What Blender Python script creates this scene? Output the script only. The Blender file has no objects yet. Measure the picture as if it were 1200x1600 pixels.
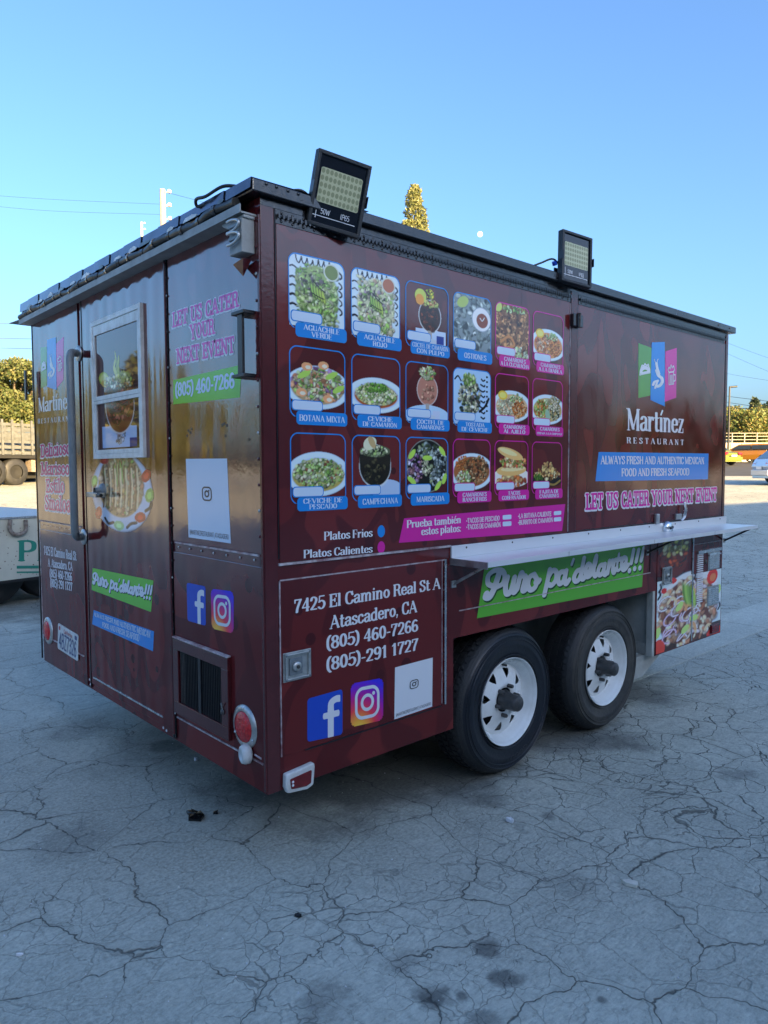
import bpy, bmesh, math, random
import numpy as np
from mathutils import Vector, Matrix
R = math.radians
random.seed(7)
rng = np.random.default_rng(11)
scene = bpy.context.scene
COL = scene.collection

# ---------------------------------------------------------------- camera
F_PX, YAW, PITCH, ROLL = 1125.095, 0.83609, -0.05955, -0.00328
CAM = np.array([-1.32927, -2.07822, 1.45858])
fw = np.array([math.cos(PITCH)*math.cos(YAW), math.cos(PITCH)*math.sin(YAW), math.sin(PITCH)])
rt = np.cross(fw, [0, 0, 1]); rt /= np.linalg.norm(rt)
up = np.cross(rt, fw)
rt, up = math.cos(ROLL)*rt+math.sin(ROLL)*up, -math.sin(ROLL)*rt+math.cos(ROLL)*up
cam_d = bpy.data.cameras.new('camera')
cam = bpy.data.objects.new('camera', cam_d); COL.objects.link(cam)
cam.matrix_world = Matrix((( rt[0], up[0], -fw[0], CAM[0]), (rt[1], up[1], -fw[1], CAM[1]), (rt[2], up[2], -fw[2], CAM[2]), (0, 0, 0, 1)))
cam_d.sensor_fit = 'VERTICAL'; cam_d.sensor_height = 24.0; cam_d.sensor_width = 18.0
cam_d.lens = F_PX/1600*24.0
cam_d.clip_start = 0.05; cam_d.clip_end = 6000
scene.camera = cam
scene.render.resolution_x = 768; scene.render.resolution_y = 1024

# ---------------------------------------------------------------- light
SUN_EL, SUN_AZ = 14.5, 186.0         # light comes from azimuth SUN_AZ (clockwise from +Y)
w = bpy.data.worlds.new('World'); scene.world = w; w.use_nodes = True
nt = w.node_tree; nt.nodes.clear()
sky = nt.nodes.new('ShaderNodeTexSky'); sky.sky_type = 'NISHITA'; sky.sun_disc = False
sky.sun_elevation = R(SUN_EL); sky.sun_rotation = R(SUN_AZ)
sky.air_density = 1.0; sky.dust_density = 3.6; sky.ozone_density = 5.0
bg = nt.nodes.new('ShaderNodeBackground'); bg.inputs['Strength'].default_value = 0.09
wo = nt.nodes.new('ShaderNodeOutputWorld')
nt.links.new(sky.outputs[0], bg.inputs[0]); nt.links.new(bg.outputs[0], wo.inputs[0])
sd = bpy.data.lights.new('sun', 'SUN'); sd.energy = 5.0; sd.angle = R(0.5); sd.color = (1.0, 0.68, 0.28)
sun = bpy.data.objects.new('sun', sd); COL.objects.link(sun)
az = R(SUN_AZ)
tosun = Vector((math.sin(az)*math.cos(R(SUN_EL)), math.cos(az)*math.cos(R(SUN_EL)), math.sin(R(SUN_EL))))
sun.rotation_euler = tosun.to_track_quat('Z', 'Y').to_euler()
sun.location = (0, -30, 40)
scene.view_settings.view_transform = 'Standard'; scene.view_settings.look = 'None'
scene.view_settings.exposure = 2.36; scene.view_settings.gamma = 1.0
scene.cycles.max_bounces = 6; scene.cycles.diffuse_bounces = 3; scene.cycles.glossy_bounces = 4
scene.cycles.transparent_max_bounces = 6; scene.cycles.caustics_reflective = False; scene.cycles.caustics_refractive = False

# ---------------------------------------------------------------- photo pixel -> plane of the real thing
def ray(px, py):
    return fw + rt*(px-600)/F_PX - up*(py-800)/F_PX
def S(px, py, d=0.0):                # pixel -> (x, z) on the trailer's long side
    r = ray(px, py); t = (-d-CAM[1])/r[1]; p = CAM+t*r
    return (p[0], p[2])
def B(px, py, d=0.0):                # pixel -> (s, z) on the rear wall, s = -y
    r = ray(px, py); t = (-d-CAM[0])/r[0]; p = CAM+t*r
    return (-p[1], p[2])
def G(px, py, z=0.0):                # pixel -> ground
    r = ray(px, py); t = (z-CAM[2])/r[2]; p = CAM+t*r
    return (p[0], p[1])
def A(px, dist):                     # pixel column + distance -> ground position
    r = ray(px, 733); a = math.atan2(r[1], r[0])
    return (CAM[0]+math.cos(a)*dist, CAM[1]+math.sin(a)*dist)
def H(py, dist, px=600):             # pixel row at a distance -> height
    r = ray(px, py); return CAM[2]+r[2]/math.hypot(r[0], r[1])*dist

SIDE = (Vector((0, 0, 0)), Vector((1, 0, 0)), Vector((0, 0, 1)), Vector((0, -1, 0)))
REAR = (Vector((0, 0, 0)), Vector((0, -1, 0)), Vector((0, 0, 1)), Vector((-1, 0, 0)))

# ---------------------------------------------------------------- materials
def lin(c):
    return tuple((x/255/12.92 if x/255 <= .04045 else ((x/255+.055)/1.055)**2.4) for x in c)
MATS = {}
def mat(name, base, rough=.5, metal=0., spec=.5, ior=1.5, var=0., vscale=8., bump=0., bscale=40., coat=0., rvar=0., emit=None, base2=None, detail=4., trans=0., obj=True):
    if name in MATS: return MATS[name]
    m = bpy.data.materials.new(name); m.use_nodes = True; MATS[name] = m
    n = m.node_tree; p = n.nodes['Principled BSDF']
    p.inputs['Base Color'].default_value = (*base[:3], 1)
    p.inputs['Roughness'].default_value = rough; p.inputs['Metallic'].default_value = metal
    p.inputs['IOR'].default_value = ior; p.inputs['Specular IOR Level'].default_value = spec
    p.inputs['Coat Weight'].default_value = coat; p.inputs['Coat Roughness'].default_value = .03
    p.inputs['Transmission Weight'].default_value = trans
    tc = n.nodes.new('ShaderNodeTexCoord')
    co = tc.outputs['Object']
    if var or base2 or rvar:
        no = n.nodes.new('ShaderNodeTexNoise'); no.inputs['Scale'].default_value = vscale; no.inputs['Detail'].default_value = detail
        no.inputs['Roughness'].default_value = .62
        n.links.new(co, no.inputs['Vector'])
        cr = n.nodes.new('ShaderNodeValToRGB'); cr.color_ramp.elements[0].position = .32; cr.color_ramp.elements[1].position = .68
        b2 = base2 or tuple(min(1, x*(1+var)) for x in base[:3])
        b1 = base if base2 else tuple(x*(1-var) for x in base[:3])
        cr.color_ramp.elements[0].color = (*b1[:3], 1); cr.color_ramp.elements[1].color = (*b2[:3], 1)
        n.links.new(no.outputs['Fac'], cr.inputs['Fac']); n.links.new(cr.outputs['Color'], p.inputs['Base Color'])
        if rvar:
            mr = n.nodes.new('ShaderNodeMapRange'); mr.inputs['To Min'].default_value = max(.02, rough-rvar); mr.inputs['To Max'].default_value = rough+rvar
            mr.inputs['From Min'].default_value = .3; mr.inputs['From Max'].default_value = .7
            n.links.new(no.outputs['Fac'], mr.inputs['Value']); n.links.new(mr.outputs['Result'], p.inputs['Roughness'])
    if bump:
        nb = n.nodes.new('ShaderNodeTexNoise'); nb.inputs['Scale'].default_value = bscale; nb.inputs['Detail'].default_value = 5
        n.links.new(co, nb.inputs['Vector'])
        bp = n.nodes.new('ShaderNodeBump'); bp.inputs['Strength'].default_value = bump; bp.inputs['Distance'].default_value = .01
        n.links.new(nb.outputs['Fac'], bp.inputs['Height']); n.links.new(bp.outputs['Normal'], p.inputs['Normal'])
    if emit:
        p.inputs['Emission Color'].default_value = (*emit[:3], 1); p.inputs['Emission Strength'].default_value = emit[3]
    return m

def wrap_mat(name, axis, ribs=False, gloss=.06, ior=2.0, wave=.25, low_gloss=.05):
    """printed maroon vinyl wrap: faint ghost artwork, glossy, slightly wavy sheet metal"""
    m = bpy.data.materials.new(name); m.use_nodes = True; MATS[name] = m
    n = m.node_tree; p = n.nodes['Principled BSDF']; L = n.links.new
    tc = n.nodes.new('ShaderNodeTexCoord'); co = tc.outputs['Object']
    mp = n.nodes.new('ShaderNodeMapping'); mp.inputs['Scale'].default_value = (1.6, 1.6, .9); L(co, mp.inputs['Vector'])
    n1 = n.nodes.new('ShaderNodeTexNoise'); n1.inputs['Scale'].default_value = 2.1; n1.inputs['Detail'].default_value = 1.0; n1.inputs['Distortion'].default_value = .8
    L(mp.outputs[0], n1.inputs['Vector'])
    r1 = n.nodes.new('ShaderNodeValToRGB'); e = r1.color_ramp.elements
    e[0].position = .47; e[0].color = (.128, .0165, .0175, 1); e[1].position = .478; e[1].color = (.092, .0125, .0145, 1)
    x = e.new(.585); x.color = (.092, .0125, .0145, 1); x = e.new(.592); x.color = (.158, .021, .021, 1)
    L(n1.outputs['Fac'], r1.inputs['Fac'])
    vo = n.nodes.new('ShaderNodeTexVoronoi'); vo.inputs['Scale'].default_value = 7.0; L(co, vo.inputs['Vector'])
    r2 = n.nodes.new('ShaderNodeMapRange'); r2.inputs['From Min'].default_value = .19; r2.inputs['From Max'].default_value = .2
    L(vo.outputs['Distance'], r2.inputs['Value'])
    n3 = n.nodes.new('ShaderNodeTexNoise'); n3.inputs['Scale'].default_value = .9; n3.inputs['Detail'].default_value = 0; L(co, n3.inputs['Vector'])
    r3 = n.nodes.new('ShaderNodeMapRange'); r3.inputs['From Min'].default_value = .5; r3.inputs['From Max'].default_value = .48; L(n3.outputs['Fac'], r3.inputs['Value'])
    mx0 = n.nodes.new('ShaderNodeMath'); mx0.operation = 'MAXIMUM'; L(r2.outputs[0], mx0.inputs[0]); L(r3.outputs[0], mx0.inputs[1])
    mx = n.nodes.new('ShaderNodeMix'); mx.data_type = 'RGBA'; mx.inputs[6].default_value = (.066, .010, .0125, 1)
    L(mx0.outputs[0], mx.inputs[0]); L(r1.outputs['Color'], mx.inputs[7]); L(mx.outputs[2], p.inputs['Base Color'])
    p.inputs['IOR'].default_value = ior; p.inputs['Roughness'].default_value = gloss
    ns = n.nodes.new('ShaderNodeTexNoise'); ns.inputs['Scale'].default_value = 5.; ns.inputs['Detail'].default_value = 6.; L(co, ns.inputs['Vector'])
    mr = n.nodes.new('ShaderNodeMapRange'); mr.inputs['From Min'].default_value = .35; mr.inputs['From Max'].default_value = .75
    mr.inputs['To Min'].default_value = gloss; mr.inputs['To Max'].default_value = gloss+.14
    L(ns.outputs['Fac'], mr.inputs['Value']); L(mr.outputs[0], p.inputs['Roughness'])
    # gloss is set weaker low down on the panels, fading reflections there
    sz = n.nodes.new('ShaderNodeSeparateXYZ'); L(co, sz.inputs[0]); gr = n.nodes.new('ShaderNodeMapRange'); gr.interpolation_type = 'SMOOTHSTEP'
    ga = n.nodes.new('ShaderNodeMath'); ga.operation = 'MULTIPLY_ADD'; ga.inputs[1].default_value = .25; L(ns.outputs['Fac'], ga.inputs[0]); L(sz.outputs['Z'], ga.inputs[2])
    gr.inputs['From Min'].default_value = .95; gr.inputs['From Max'].default_value = 1.45; gr.inputs['To Min'].default_value = low_gloss; gr.inputs['To Max'].default_value = .5
    L(ga.outputs[0], gr.inputs['Value']); L(gr.outputs[0], p.inputs['Specular IOR Level'])
    nb = n.nodes.new('ShaderNodeTexNoise'); nb.inputs['Scale'].default_value = 3.2; nb.inputs['Detail'].default_value = 2.2; mw = n.nodes.new('ShaderNodeMapping'); mw.inputs['Scale'].default_value = (1., 1.35, .42); L(co, mw.inputs['Vector']); L(mw.outputs[0], nb.inputs['Vector'])
    b1 = n.nodes.new('ShaderNodeBump'); b1.inputs['Strength'].default_value = wave; b1.inputs['Distance'].default_value = .02; L(nb.outputs['Fac'], b1.inputs['Height'])
    nf = n.nodes.new('ShaderNodeTexNoise'); nf.inputs['Scale'].default_value = 60.; nf.inputs['Detail'].default_value = 3.; L(co, nf.inputs['Vector'])
    b2 = n.nodes.new('ShaderNodeBump'); b2.inputs['Strength'].default_value = .05; b2.inputs['Distance'].default_value = .004
    L(nf.outputs['Fac'], b2.inputs['Height']); L(b1.outputs['Normal'], b2.inputs['Normal'])
    last = b2
    if ribs:
        wv = n.nodes.new('ShaderNodeTexWave'); wv.bands_direction = 'Y'; wv.inputs['Scale'].default_value = 2.9; wv.inputs['Distortion'].default_value = .35; wv.inputs['Detail'].default_value = 1
        L(co, wv.inputs['Vector'])
        b3 = n.nodes.new('ShaderNodeBump'); b3.inputs['Strength'].default_value = .09; b3.inputs['Distance'].default_value = .012
        L(wv.outputs['Fac'], b3.inputs['Height']); L(b2.outputs['Normal'], b3.inputs['Normal']); last = b3
    L(last.outputs['Normal'], p.inputs['Normal'])
    return m

def print_mat(name='printed_picture', rough=.12):
    if name in MATS: return MATS[name]
    m = bpy.data.materials.new(name); m.use_nodes = True; MATS[name] = m
    n = m.node_tree; p = n.nodes['Principled BSDF']
    at = n.nodes.new('ShaderNodeVertexColor'); at.layer_name = 'print'
    n.links.new(at.outputs['Color'], p.inputs['Base Color']); p.inputs['Roughness'].default_value = rough; p.inputs['IOR'].default_value = 1.6
    return m

# ---------------------------------------------------------------- mesh builder
class MB:
    def __init__(s): s.v = []; s.f = []; s.m = []; s.mats = []; s.sm = []
    def mi(s, m):
        if m not in s.mats: s.mats.append(m)
        return s.mats.index(m)
    def add(s, vs, fs, m, smooth=False):
        o = len(s.v); s.v.extend([tuple(v) for v in vs]); k = s.mi(m)
        for f in fs: s.f.append(tuple(i+o for i in f)); s.m.append(k); s.sm.append(smooth)
        return s
    def box(s, x0, x1, y0, y1, z0, z1, m):
        return s.add([(x, y, z) for x in (x0, x1) for y in (y0, y1) for z in (z0, z1)],
                     [(0, 1, 3, 2), (4, 6, 7, 5), (0, 4, 5, 1), (2, 3, 7, 6), (0, 2, 6, 4), (1, 5, 7, 3)], m)
    def prism(s, fr, pts, d0, d1, m):          # polygon in a frame, from depth d0 to d1
        O, U, V, N = fr; n = len(pts)
        if sum(pts[i][0]*pts[(i+1) % n][1]-pts[(i+1) % n][0]*pts[i][1] for i in range(n)) < 0: pts = pts[::-1]
        a = [O+U*p[0]+V*p[1]+N*d0 for p in pts]; b = [O+U*p[0]+V*p[1]+N*d1 for p in pts]
        return s.add(a+b, [tuple(range(n, 2*n)), tuple(range(n-1, -1, -1))]+[(i, (i+1) % n, n+(i+1) % n, n+i) for i in range(n)], m)
    def rect(s, fr, a0, a1, b0, b1, d0, d1, m):
        return s.prism(fr, [(a0, b0), (a1, b0), (a1, b1), (a0, b1)], d0, d1, m)
    def tube(s, pts, r, m, n=8, caps=True):
        pts = [Vector(p) for p in pts]; rings = []; N = len(pts)
        rs = r if isinstance(r, (list, tuple)) else [r]*N
        t0 = (pts[1]-pts[0]).normalized(); a = t0.orthogonal().normalized()
        for i, p in enumerate(pts):
            t = (pts[min(i+1, N-1)]-pts[max(i-1, 0)]).normalized()
            a = (a-t*a.dot(t)).normalized(); b = t.cross(a)
            rings.append([p+(a*math.cos(2*math.pi*k/n)+b*math.sin(2*math.pi*k/n))*rs[i] for k in range(n)])
        vs = [v for r_ in rings for v in r_]
        fs = [(i*n+k, i*n+(k+1) % n, (i+1)*n+(k+1) % n, (i+1)*n+k) for i in range(N-1) for k in range(n)]
        s.add(vs, fs, m, True)
        if caps: s.add(rings[0], [tuple(range(n-1, -1, -1))], m); s.add(rings[-1], [tuple(range(n))], m)
        return s
    def lathe(s, prof, c, ax, m, n=32, smooth=True):   # prof: (radius, height along ax)
        c = Vector(c); ax = Vector(ax).normalized(); a = ax.orthogonal().normalized(); b = ax.cross(a)
        vs = [c+ax*h+(a*math.cos(2*math.pi*k/n)+b*math.sin(2*math.pi*k/n))*r for r, h in prof for k in range(n)]
        fs = [(i*n+k, i*n+(k+1) % n, (i+1)*n+(k+1) % n, (i+1)*n+k) for i in range(len(prof)-1) for k in range(n)]
        s.add(vs, fs, m, smooth)
        return s
    def dome(s, c, nrm, r, m, h=.6):
        return s.lathe([(r, 0), (r*.8, r*h*.6), (r*.35, r*h*.95), (.0001, r*h)], c, nrm, m, 8)
    def build(s, name, parent=None, bevel=0., seg=2):
        me = bpy.data.meshes.new(name); me.from_pydata(s.v, [], s.f)
        for m in s.mats: me.materials.append(m)
        me.polygons.foreach_set('material_index', s.m); me.polygons.foreach_set('use_smooth', s.sm); me.update()
        o = bpy.data.objects.new(name, me); COL.objects.link(o)
        if parent is not None: o.parent = parent
        if bevel:
            b = o.modifiers.new('bevel', 'BEVEL'); b.width = bevel; b.segments = seg; b.limit_method = 'ANGLE'; b.angle_limit = R(40)
        return o

def tag(o, label, cat, group=None):
    o['label'] = label; o['category'] = cat
    if group: o['group'] = group
    return o
def empty(name, loc, label, cat, group=None, rz=0.):
    o = bpy.data.objects.new(name, None); COL.objects.link(o); o.location = loc; o.rotation_euler = (0, 0, rz); o.empty_display_size = .2
    return tag(o, label, cat, group)
def structure(o): o['kind'] = 'structure'; return o

def np_mesh(name, v, f, m, parent=None, smooth=False):
    me = bpy.data.meshes.new(name); me.from_pydata(v.tolist() if hasattr(v, 'tolist') else v, [], f.tolist() if hasattr(f, 'tolist') else f)
    me.materials.append(m); me.update()
    if smooth: me.polygons.foreach_set('use_smooth', [True]*len(me.polygons))
    o = bpy.data.objects.new(name, me); COL.objects.link(o)
    if parent is not None: o.parent = parent
    return o

# ---------------------------------------------------------------- lettering: skeleton strokes inked with a nib, outlined by marching squares
GL = {
'A': (.80, "t.08,0 .38,1;.38,1 .70,0;t.2,.34 .6,.34|.08,0 .70,0"),
'B': (.70, ".15,0 .15,1;c.15,1 .42,1 .57,.9 .57,.64 .42,.53 .15,.53;c.15,.53 .44,.53 .62,.42 .6,.12 .42,0 .15,0|.12,0 .12,1"),
'C': (.72, "c.63,.74 .55,.95 .38,1 .18,.88 .11,.5 .18,.12 .38,0 .56,.06 .65,.26;s.63,1 .63,.72"),
'D': (.78, ".15,0 .15,1;c.15,1 .42,1 .62,.86 .68,.5 .62,.14 .42,0 .15,0|.12,0 .12,1"),
'E': (.66, ".15,0 .15,1;t.15,1 .57,1;t.15,.52 .46,.52;t.15,0 .58,0;s.57,1 .57,.78;s.6,0 .6,.24;s.46,.64 .46,.4|.12,0 .12,1"),
'F': (.62, ".15,0 .15,1;t.15,1 .55,1;t.15,.5 .44,.5;s.56,1 .56,.76;s.44,.62 .44,.38|.15,0 .12,1"),
'G': (.76, "c.63,.74 .55,.95 .38,1 .18,.88 .11,.5 .18,.12 .38,0 .56,.04 .63,.16;.63,0 .63,.42;s.63,1 .63,.72|.63,.42"),
'H': (.82, ".15,0 .15,1;.66,0 .66,1;t.15,.52 .66,.52|.15,0 .15,1 .66,0 .66,1"),
'I': (.32, ".16,0 .16,1|.16,0 .16,1"),
'J': (.52, "c.36,1 .36,.6 .36,.2 .26,0 .1,.04 .07,.2|.36,1"),
'L': (.62, ".15,0 .15,1;t.15,0 .55,0;s.57,0 .57,.28|.13,0 .15,1"),
'M': (.98, "t.14,0 .14,1;.14,1 .48,.05;t.48,.05 .82,1;.82,1 .82,0|.14,0 .82,0 .1,1 .86,1"),
'N': (.80, "t.14,0 .14,1;.14,1 .64,0;t.64,0 .64,1|.14,0 .1,1 .64,1"),
'O': (.78, "o.39,.5 .28,.5"),
'P': (.68, ".15,0 .15,1;c.15,1 .42,1 .58,.9 .58,.6 .42,.48 .15,.48|.15,0 .12,1"),
'R': (.74, ".15,0 .15,1;c.15,1 .42,1 .56,.9 .56,.64 .42,.52 .15,.52;c.38,.52 .5,.46 .56,.2 .66,.0|.15,0 .12,1 .66,0"),
'S': (.64, "c.52,.76 .45,.95 .3,1 .15,.92 .12,.74 .26,.58 .44,.46 .54,.27 .47,.07 .3,0 .15,.06 .09,.26;s.52,1 .52,.76;s.1,0 .1,.26"),
'T': (.70, ".35,0 .35,1;t.08,1 .62,1;s.07,1 .07,.74;s.63,1 .63,.74|.35,0"),
'U': (.78, "c.15,1 .15,.6 .15,.25 .24,.03 .4,0 .56,.04 .64,.25;t.64,.25 .64,1|.15,1 .64,1"),
'V': (.76, ".08,1 .38,0;t.38,0 .68,1|.08,1 .68,1"),
'W': (1.05, ".08,1 .32,0;t.32,0 .52,.9;.52,.9 .74,0;t.74,0 .97,1|.08,1 .97,1"),
'X': (.76, ".1,1 .66,0;t.1,0 .66,1|.1,1 .66,0 .1,0 .66,1"),
'Y': (.74, ".08,1 .37,.45;t.37,.45 .66,1;.37,.45 .37,0|.08,1 .66,1 .37,0"),
'Z': (.66, "t.12,1 .56,1;.56,1 .1,0;t.1,0 .58,0;s.12,1 .12,.76;s.58,0 .58,.26"),
'a': (.60, "c.12,.54 .2,.66 .34,.68 .46,.58 .46,.4 .46,.14 .5,.02 .6,.04;c.46,.4 .3,.38 .12,.3 .1,.12 .2,0 .34,.04 .46,.18"),
'b': (.64, ".15,0 .15,1;c.15,.5 .26,.66 .4,.68 .54,.5 .54,.2 .42,0 .26,.02 .15,.18|.1,1"),
'c': (.56, "c.46,.52 .4,.66 .28,.68 .14,.56 .1,.34 .14,.1 .28,0 .42,.04 .5,.18"),
'd': (.66, ".5,0 .5,1;c.5,.5 .4,.66 .28,.68 .12,.52 .1,.34 .12,.14 .26,0 .4,.02 .5,.18|.46,1 .54,0"),
'e': (.57, "t.12,.37 .48,.37;c.48,.37 .46,.58 .3,.68 .14,.58 .1,.34 .14,.1 .3,0 .42,.04 .5,.16"),
'f': (.42, "c.18,0 .18,.4 .18,.8 .26,1 .4,.94;t.06,.66 .34,.66|.18,0"),
'i': (.32, ".16,0 .16,.68;d.16,.93,.085|.16,0 .12,.68"),
'l': (.32, ".16,0 .16,1|.16,0 .12,1"),
'm': (1.0, ".15,0 .15,.68;c.15,.45 .24,.64 .36,.68 .48,.56 .48,.4;.48,.4 .48,0;c.48,.45 .58,.64 .7,.68 .82,.56 .82,.4;.82,.4 .82,0|.15,0 .1,.68 .48,0 .82,0"),
'n': (.68, ".15,0 .15,.68;c.15,.45 .24,.64 .36,.68 .5,.56 .5,.4;.5,.4 .5,0|.15,0 .1,.68 .5,0"),
'o': (.62, "o.31,.34 .21,.34"),
'p': (.66, ".15,-.28 .15,.68;c.15,.5 .26,.66 .4,.68 .54,.5 .54,.2 .42,0 .26,.02 .15,.18|.15,-.28 .1,.68"),
'r': (.50, ".15,0 .15,.68;c.15,.42 .24,.6 .34,.68 .44,.64;d.42,.58,.07|.15,0 .1,.68"),
's': (.50, "c.42,.54 .34,.67 .22,.67 .11,.58 .13,.44 .27,.35 .41,.25 .41,.08 .26,0 .14,.03 .08,.16"),
't': (.42, "c.18,.92 .18,.5 .18,.16 .24,.0 .38,.06;t.05,.66 .36,.66"),
'u': (.68, "c.14,.68 .14,.4 .14,.16 .24,0 .38,.04 .5,.2;.5,0 .5,.68|.1,.68 .46,.68 .54,0"),
'z': (.54, "t.1,.68 .44,.68;.44,.68 .1,0;t.1,0 .46,0;s.1,.68 .1,.5;s.46,0 .46,.2"),
'1': (.50, ".27,0 .27,1;t.27,1 .1,.82|.27,0"),
'2': (.60, "c.1,.74 .16,.95 .3,1 .46,.9 .48,.7 .36,.42 .1,.04;t.1,.03 .52,.03"),
'3': (.60, "c.1,.84 .2,.98 .34,.99 .48,.86 .44,.62 .24,.53;c.24,.53 .48,.5 .52,.24 .4,.02 .22,0 .08,.16"),
'4': (.62, ".42,0 .42,1;t.42,1 .06,.3;t.06,.28 .56,.28|.42,0"),
'5': (.60, "t.14,1 .5,1;t.14,1 .12,.54;c.12,.54 .3,.64 .48,.52 .52,.28 .4,.04 .22,0 .08,.14"),
'6': (.60, "c.46,.9 .32,1 .16,.84 .1,.5 .12,.16 .28,0 .46,.08 .5,.32 .4,.54 .24,.54 .12,.36"),
'7': (.58, "t.08,.98 .5,.98;c.5,.98 .36,.6 .26,.3 .22,0;s.08,.98 .08,.76"),
'8': (.60, "o.3,.76 .18,.23;o.3,.26 .21,.26"),
'9': (.60, "c.14,.1 .28,0 .44,.16 .5,.5 .48,.84 .32,1 .14,.92 .1,.68 .2,.46 .36,.46 .48,.64"),
'0': (.60, "o.3,.5 .2,.5"),
'(': (.36, "c.3,1.08 .16,.84 .12,.46 .16,.08 .3,-.16"),
')': (.36, "c.06,1.08 .2,.84 .24,.46 .2,.08 .06,-.16"),
'-': (.38, "h.07,.38 .31,.38"),
',': (.26, "d.12,.06,.08;t.14,.04 .08,-.16"),
'.': (.24, "d.12,.06,.08"),
':': (.26, "d.12,.06,.09;d.12,.56,.09"),
'!': (.30, ".15,.34 .15,1;d.15,.07,.1"),
'\u2022': (.34, "d.16,.46,.15"),
'_': (.5, "t0,-.14 .5,-.14"),
'@': (.9, "o.45,.42 .15,.2;c.62,.6 .62,.3 .74,.22 .82,.5 .7,.84 .44,.94 .16,.8 .08,.4 .2,.04 .46,-.06 .66,0"),
' ': (.30, ""),
}
ACC = {'\u00e1': 'a', '\u00e9': 'e', '\u00ed': 'i', '\u00d3': 'O'}
def catmull(P, n=7):
    P = [np.array(p) for p in P]; Q = [2*P[0]-P[1]]+P+[2*P[-1]-P[-2]]; out = []
    for i in range(1, len(Q)-2):
        for k in range(n):
            t = k/n; a, b, c, d = Q[i-1:i+3]
            out.append(.5*((2*b)+(-a+c)*t+(2*a-5*b+4*c-d)*t*t+(-a+3*b-3*c+d)*t**3))
    return out+[P[-1]]
def seg_field(X, Y, pts, rx, ry):
    d = np.full(X.shape, 1e9); xs = X/rx; ys = Y/ry
    for a, b in zip(pts[:-1], pts[1:]):
        ax, ay, bx, by = a[0]/rx, a[1]/ry, b[0]/rx, b[1]/ry
        dx, dy = bx-ax, by-ay; L = dx*dx+dy*dy+1e-12
        t = np.clip(((xs-ax)*dx+(ys-ay)*dy)/L, 0, 1)
        d = np.minimum(d, np.hypot(xs-ax-t*dx, ys-ay-t*dy))
    return (d-1)*min(rx, ry)
def glyph_field(ch, X, Y, st):
    rx, ry, sl, sr, sans = st['rx'], st['ry'], st.get('sl', 0), st.get('sr', .02), st.get('sans', False)
    base = ACC.get(ch, ch); w_, d = GL[base]; F = np.full(X.shape, 1e3)
    body, _, ser = d.partition('|')
    def P(t): return [tuple(float(q) for q in z.split(',')) for z in t.split()]
    for s in body.split(';'):
        if not s: continue
        k = s[0]
        if k == 'o':
            (cx, cy), (ax, ay) = P(s[1:])
            pts = [(cx+ax*math.cos(a), cy+ay*math.sin(a)) for a in np.linspace(0, 2*math.pi, 33)]
            f = seg_field(X, Y, pts, rx, ry)
        elif k == 'd':
            if base == 'i' and ch != 'i': continue
            cx, cy, r = [float(q) for q in s[1:].split(',')]; r = r if sl else max(r, rx*.9)
            f = np.hypot(X-cx, Y-cy)-r*st.get('dot', 1.)
        elif k == 'c': f = seg_field(X, Y, catmull(P(s[1:])), rx, ry)
        elif k == 's':
            if not sl: continue
            f = seg_field(X, Y, P(s[1:]), max(sr, ry), max(sr, ry))
        elif k == 't': f = seg_field(X, Y, P(s[1:]), st.get('tx', max(ry, rx*.45)), ry)
        elif k == 'h': f = seg_field(X, Y, P(s[1:]), .04, max(ry, .05))
        else: f = seg_field(X, Y, P(s), rx, ry)
        F = np.minimum(F, f)
    if sl and ser:
        for (x, y) in P(ser): F = np.minimum(F, seg_field(X, Y, [(x-sl, y), (x+sl, y)], sr, sr))
    if ch in ACC:
        x = .31 if base != 'i' else .17; y0 = 1.16 if base == 'O' else .84
        if base == 'O': x = .4
        F = np.minimum(F, seg_field(X, Y, [(x-.03, y0), (x+.09, y0+.2)], rx*.6, ry+.02))
    return F
def march(F, xs, ys):
    """polygons (list of (k,2) arrays) covering F<0"""
    ins = F < 0; V = []; polys = []
    full = ins[:-1, :-1] & ins[1:, :-1] & ins[:-1, 1:] & ins[1:, 1:]
    for j in range(full.shape[0]):
        row = full[j]; idx = np.flatnonzero(np.diff(np.concatenate(([0], row.view(np.int8), [0]))))
        for a, b in zip(idx[::2], idx[1::2]):
            polys.append([(xs[a], ys[j]), (xs[b], ys[j]), (xs[b], ys[j+1]), (xs[a], ys[j+1])])
    anyi = (ins[:-1, :-1] | ins[1:, :-1] | ins[:-1, 1:] | ins[1:, 1:]) & ~full
    for j, i in zip(*np.nonzero(anyi)):
        c = [(i, j), (i+1, j), (i+1, j+1), (i, j+1)]; p = []
        for k in range(4):
            (i0, j0), (i1, j1) = c[k], c[(k+1) % 4]; f0, f1 = F[j0, i0], F[j1, i1]
            if f0 < 0: p.append((xs[i0], ys[j0]))
            if (f0 < 0) != (f1 < 0):
                t = f0/(f0-f1); p.append((xs[i0]+(xs[i1]-xs[i0])*t, ys[j0]+(ys[j1]-ys[j0])*t))
        if len(p) >= 3: polys.append(p)
    return polys
CACHE = {}
def glyph(ch, key, st, res, off):
    k = (ch, key, res, off)
    if k in CACHE: return CACHE[k]
    w_ = GL[ACC.get(ch, ch)][0]; pad = .12+off+st.get('sl', 0)*.5
    xs = np.arange(-pad, w_+pad+1/res, 1/res); ys = np.arange(-.36-off, 1.42+off, 1/res)
    X, Y = np.meshgrid(xs, ys)
    Xs = X-st.get('slant', 0)*Y
    CACHE[k] = march(glyph_field(ch, Xs, Y, st)-off, xs, ys)
    return CACHE[k]
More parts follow.
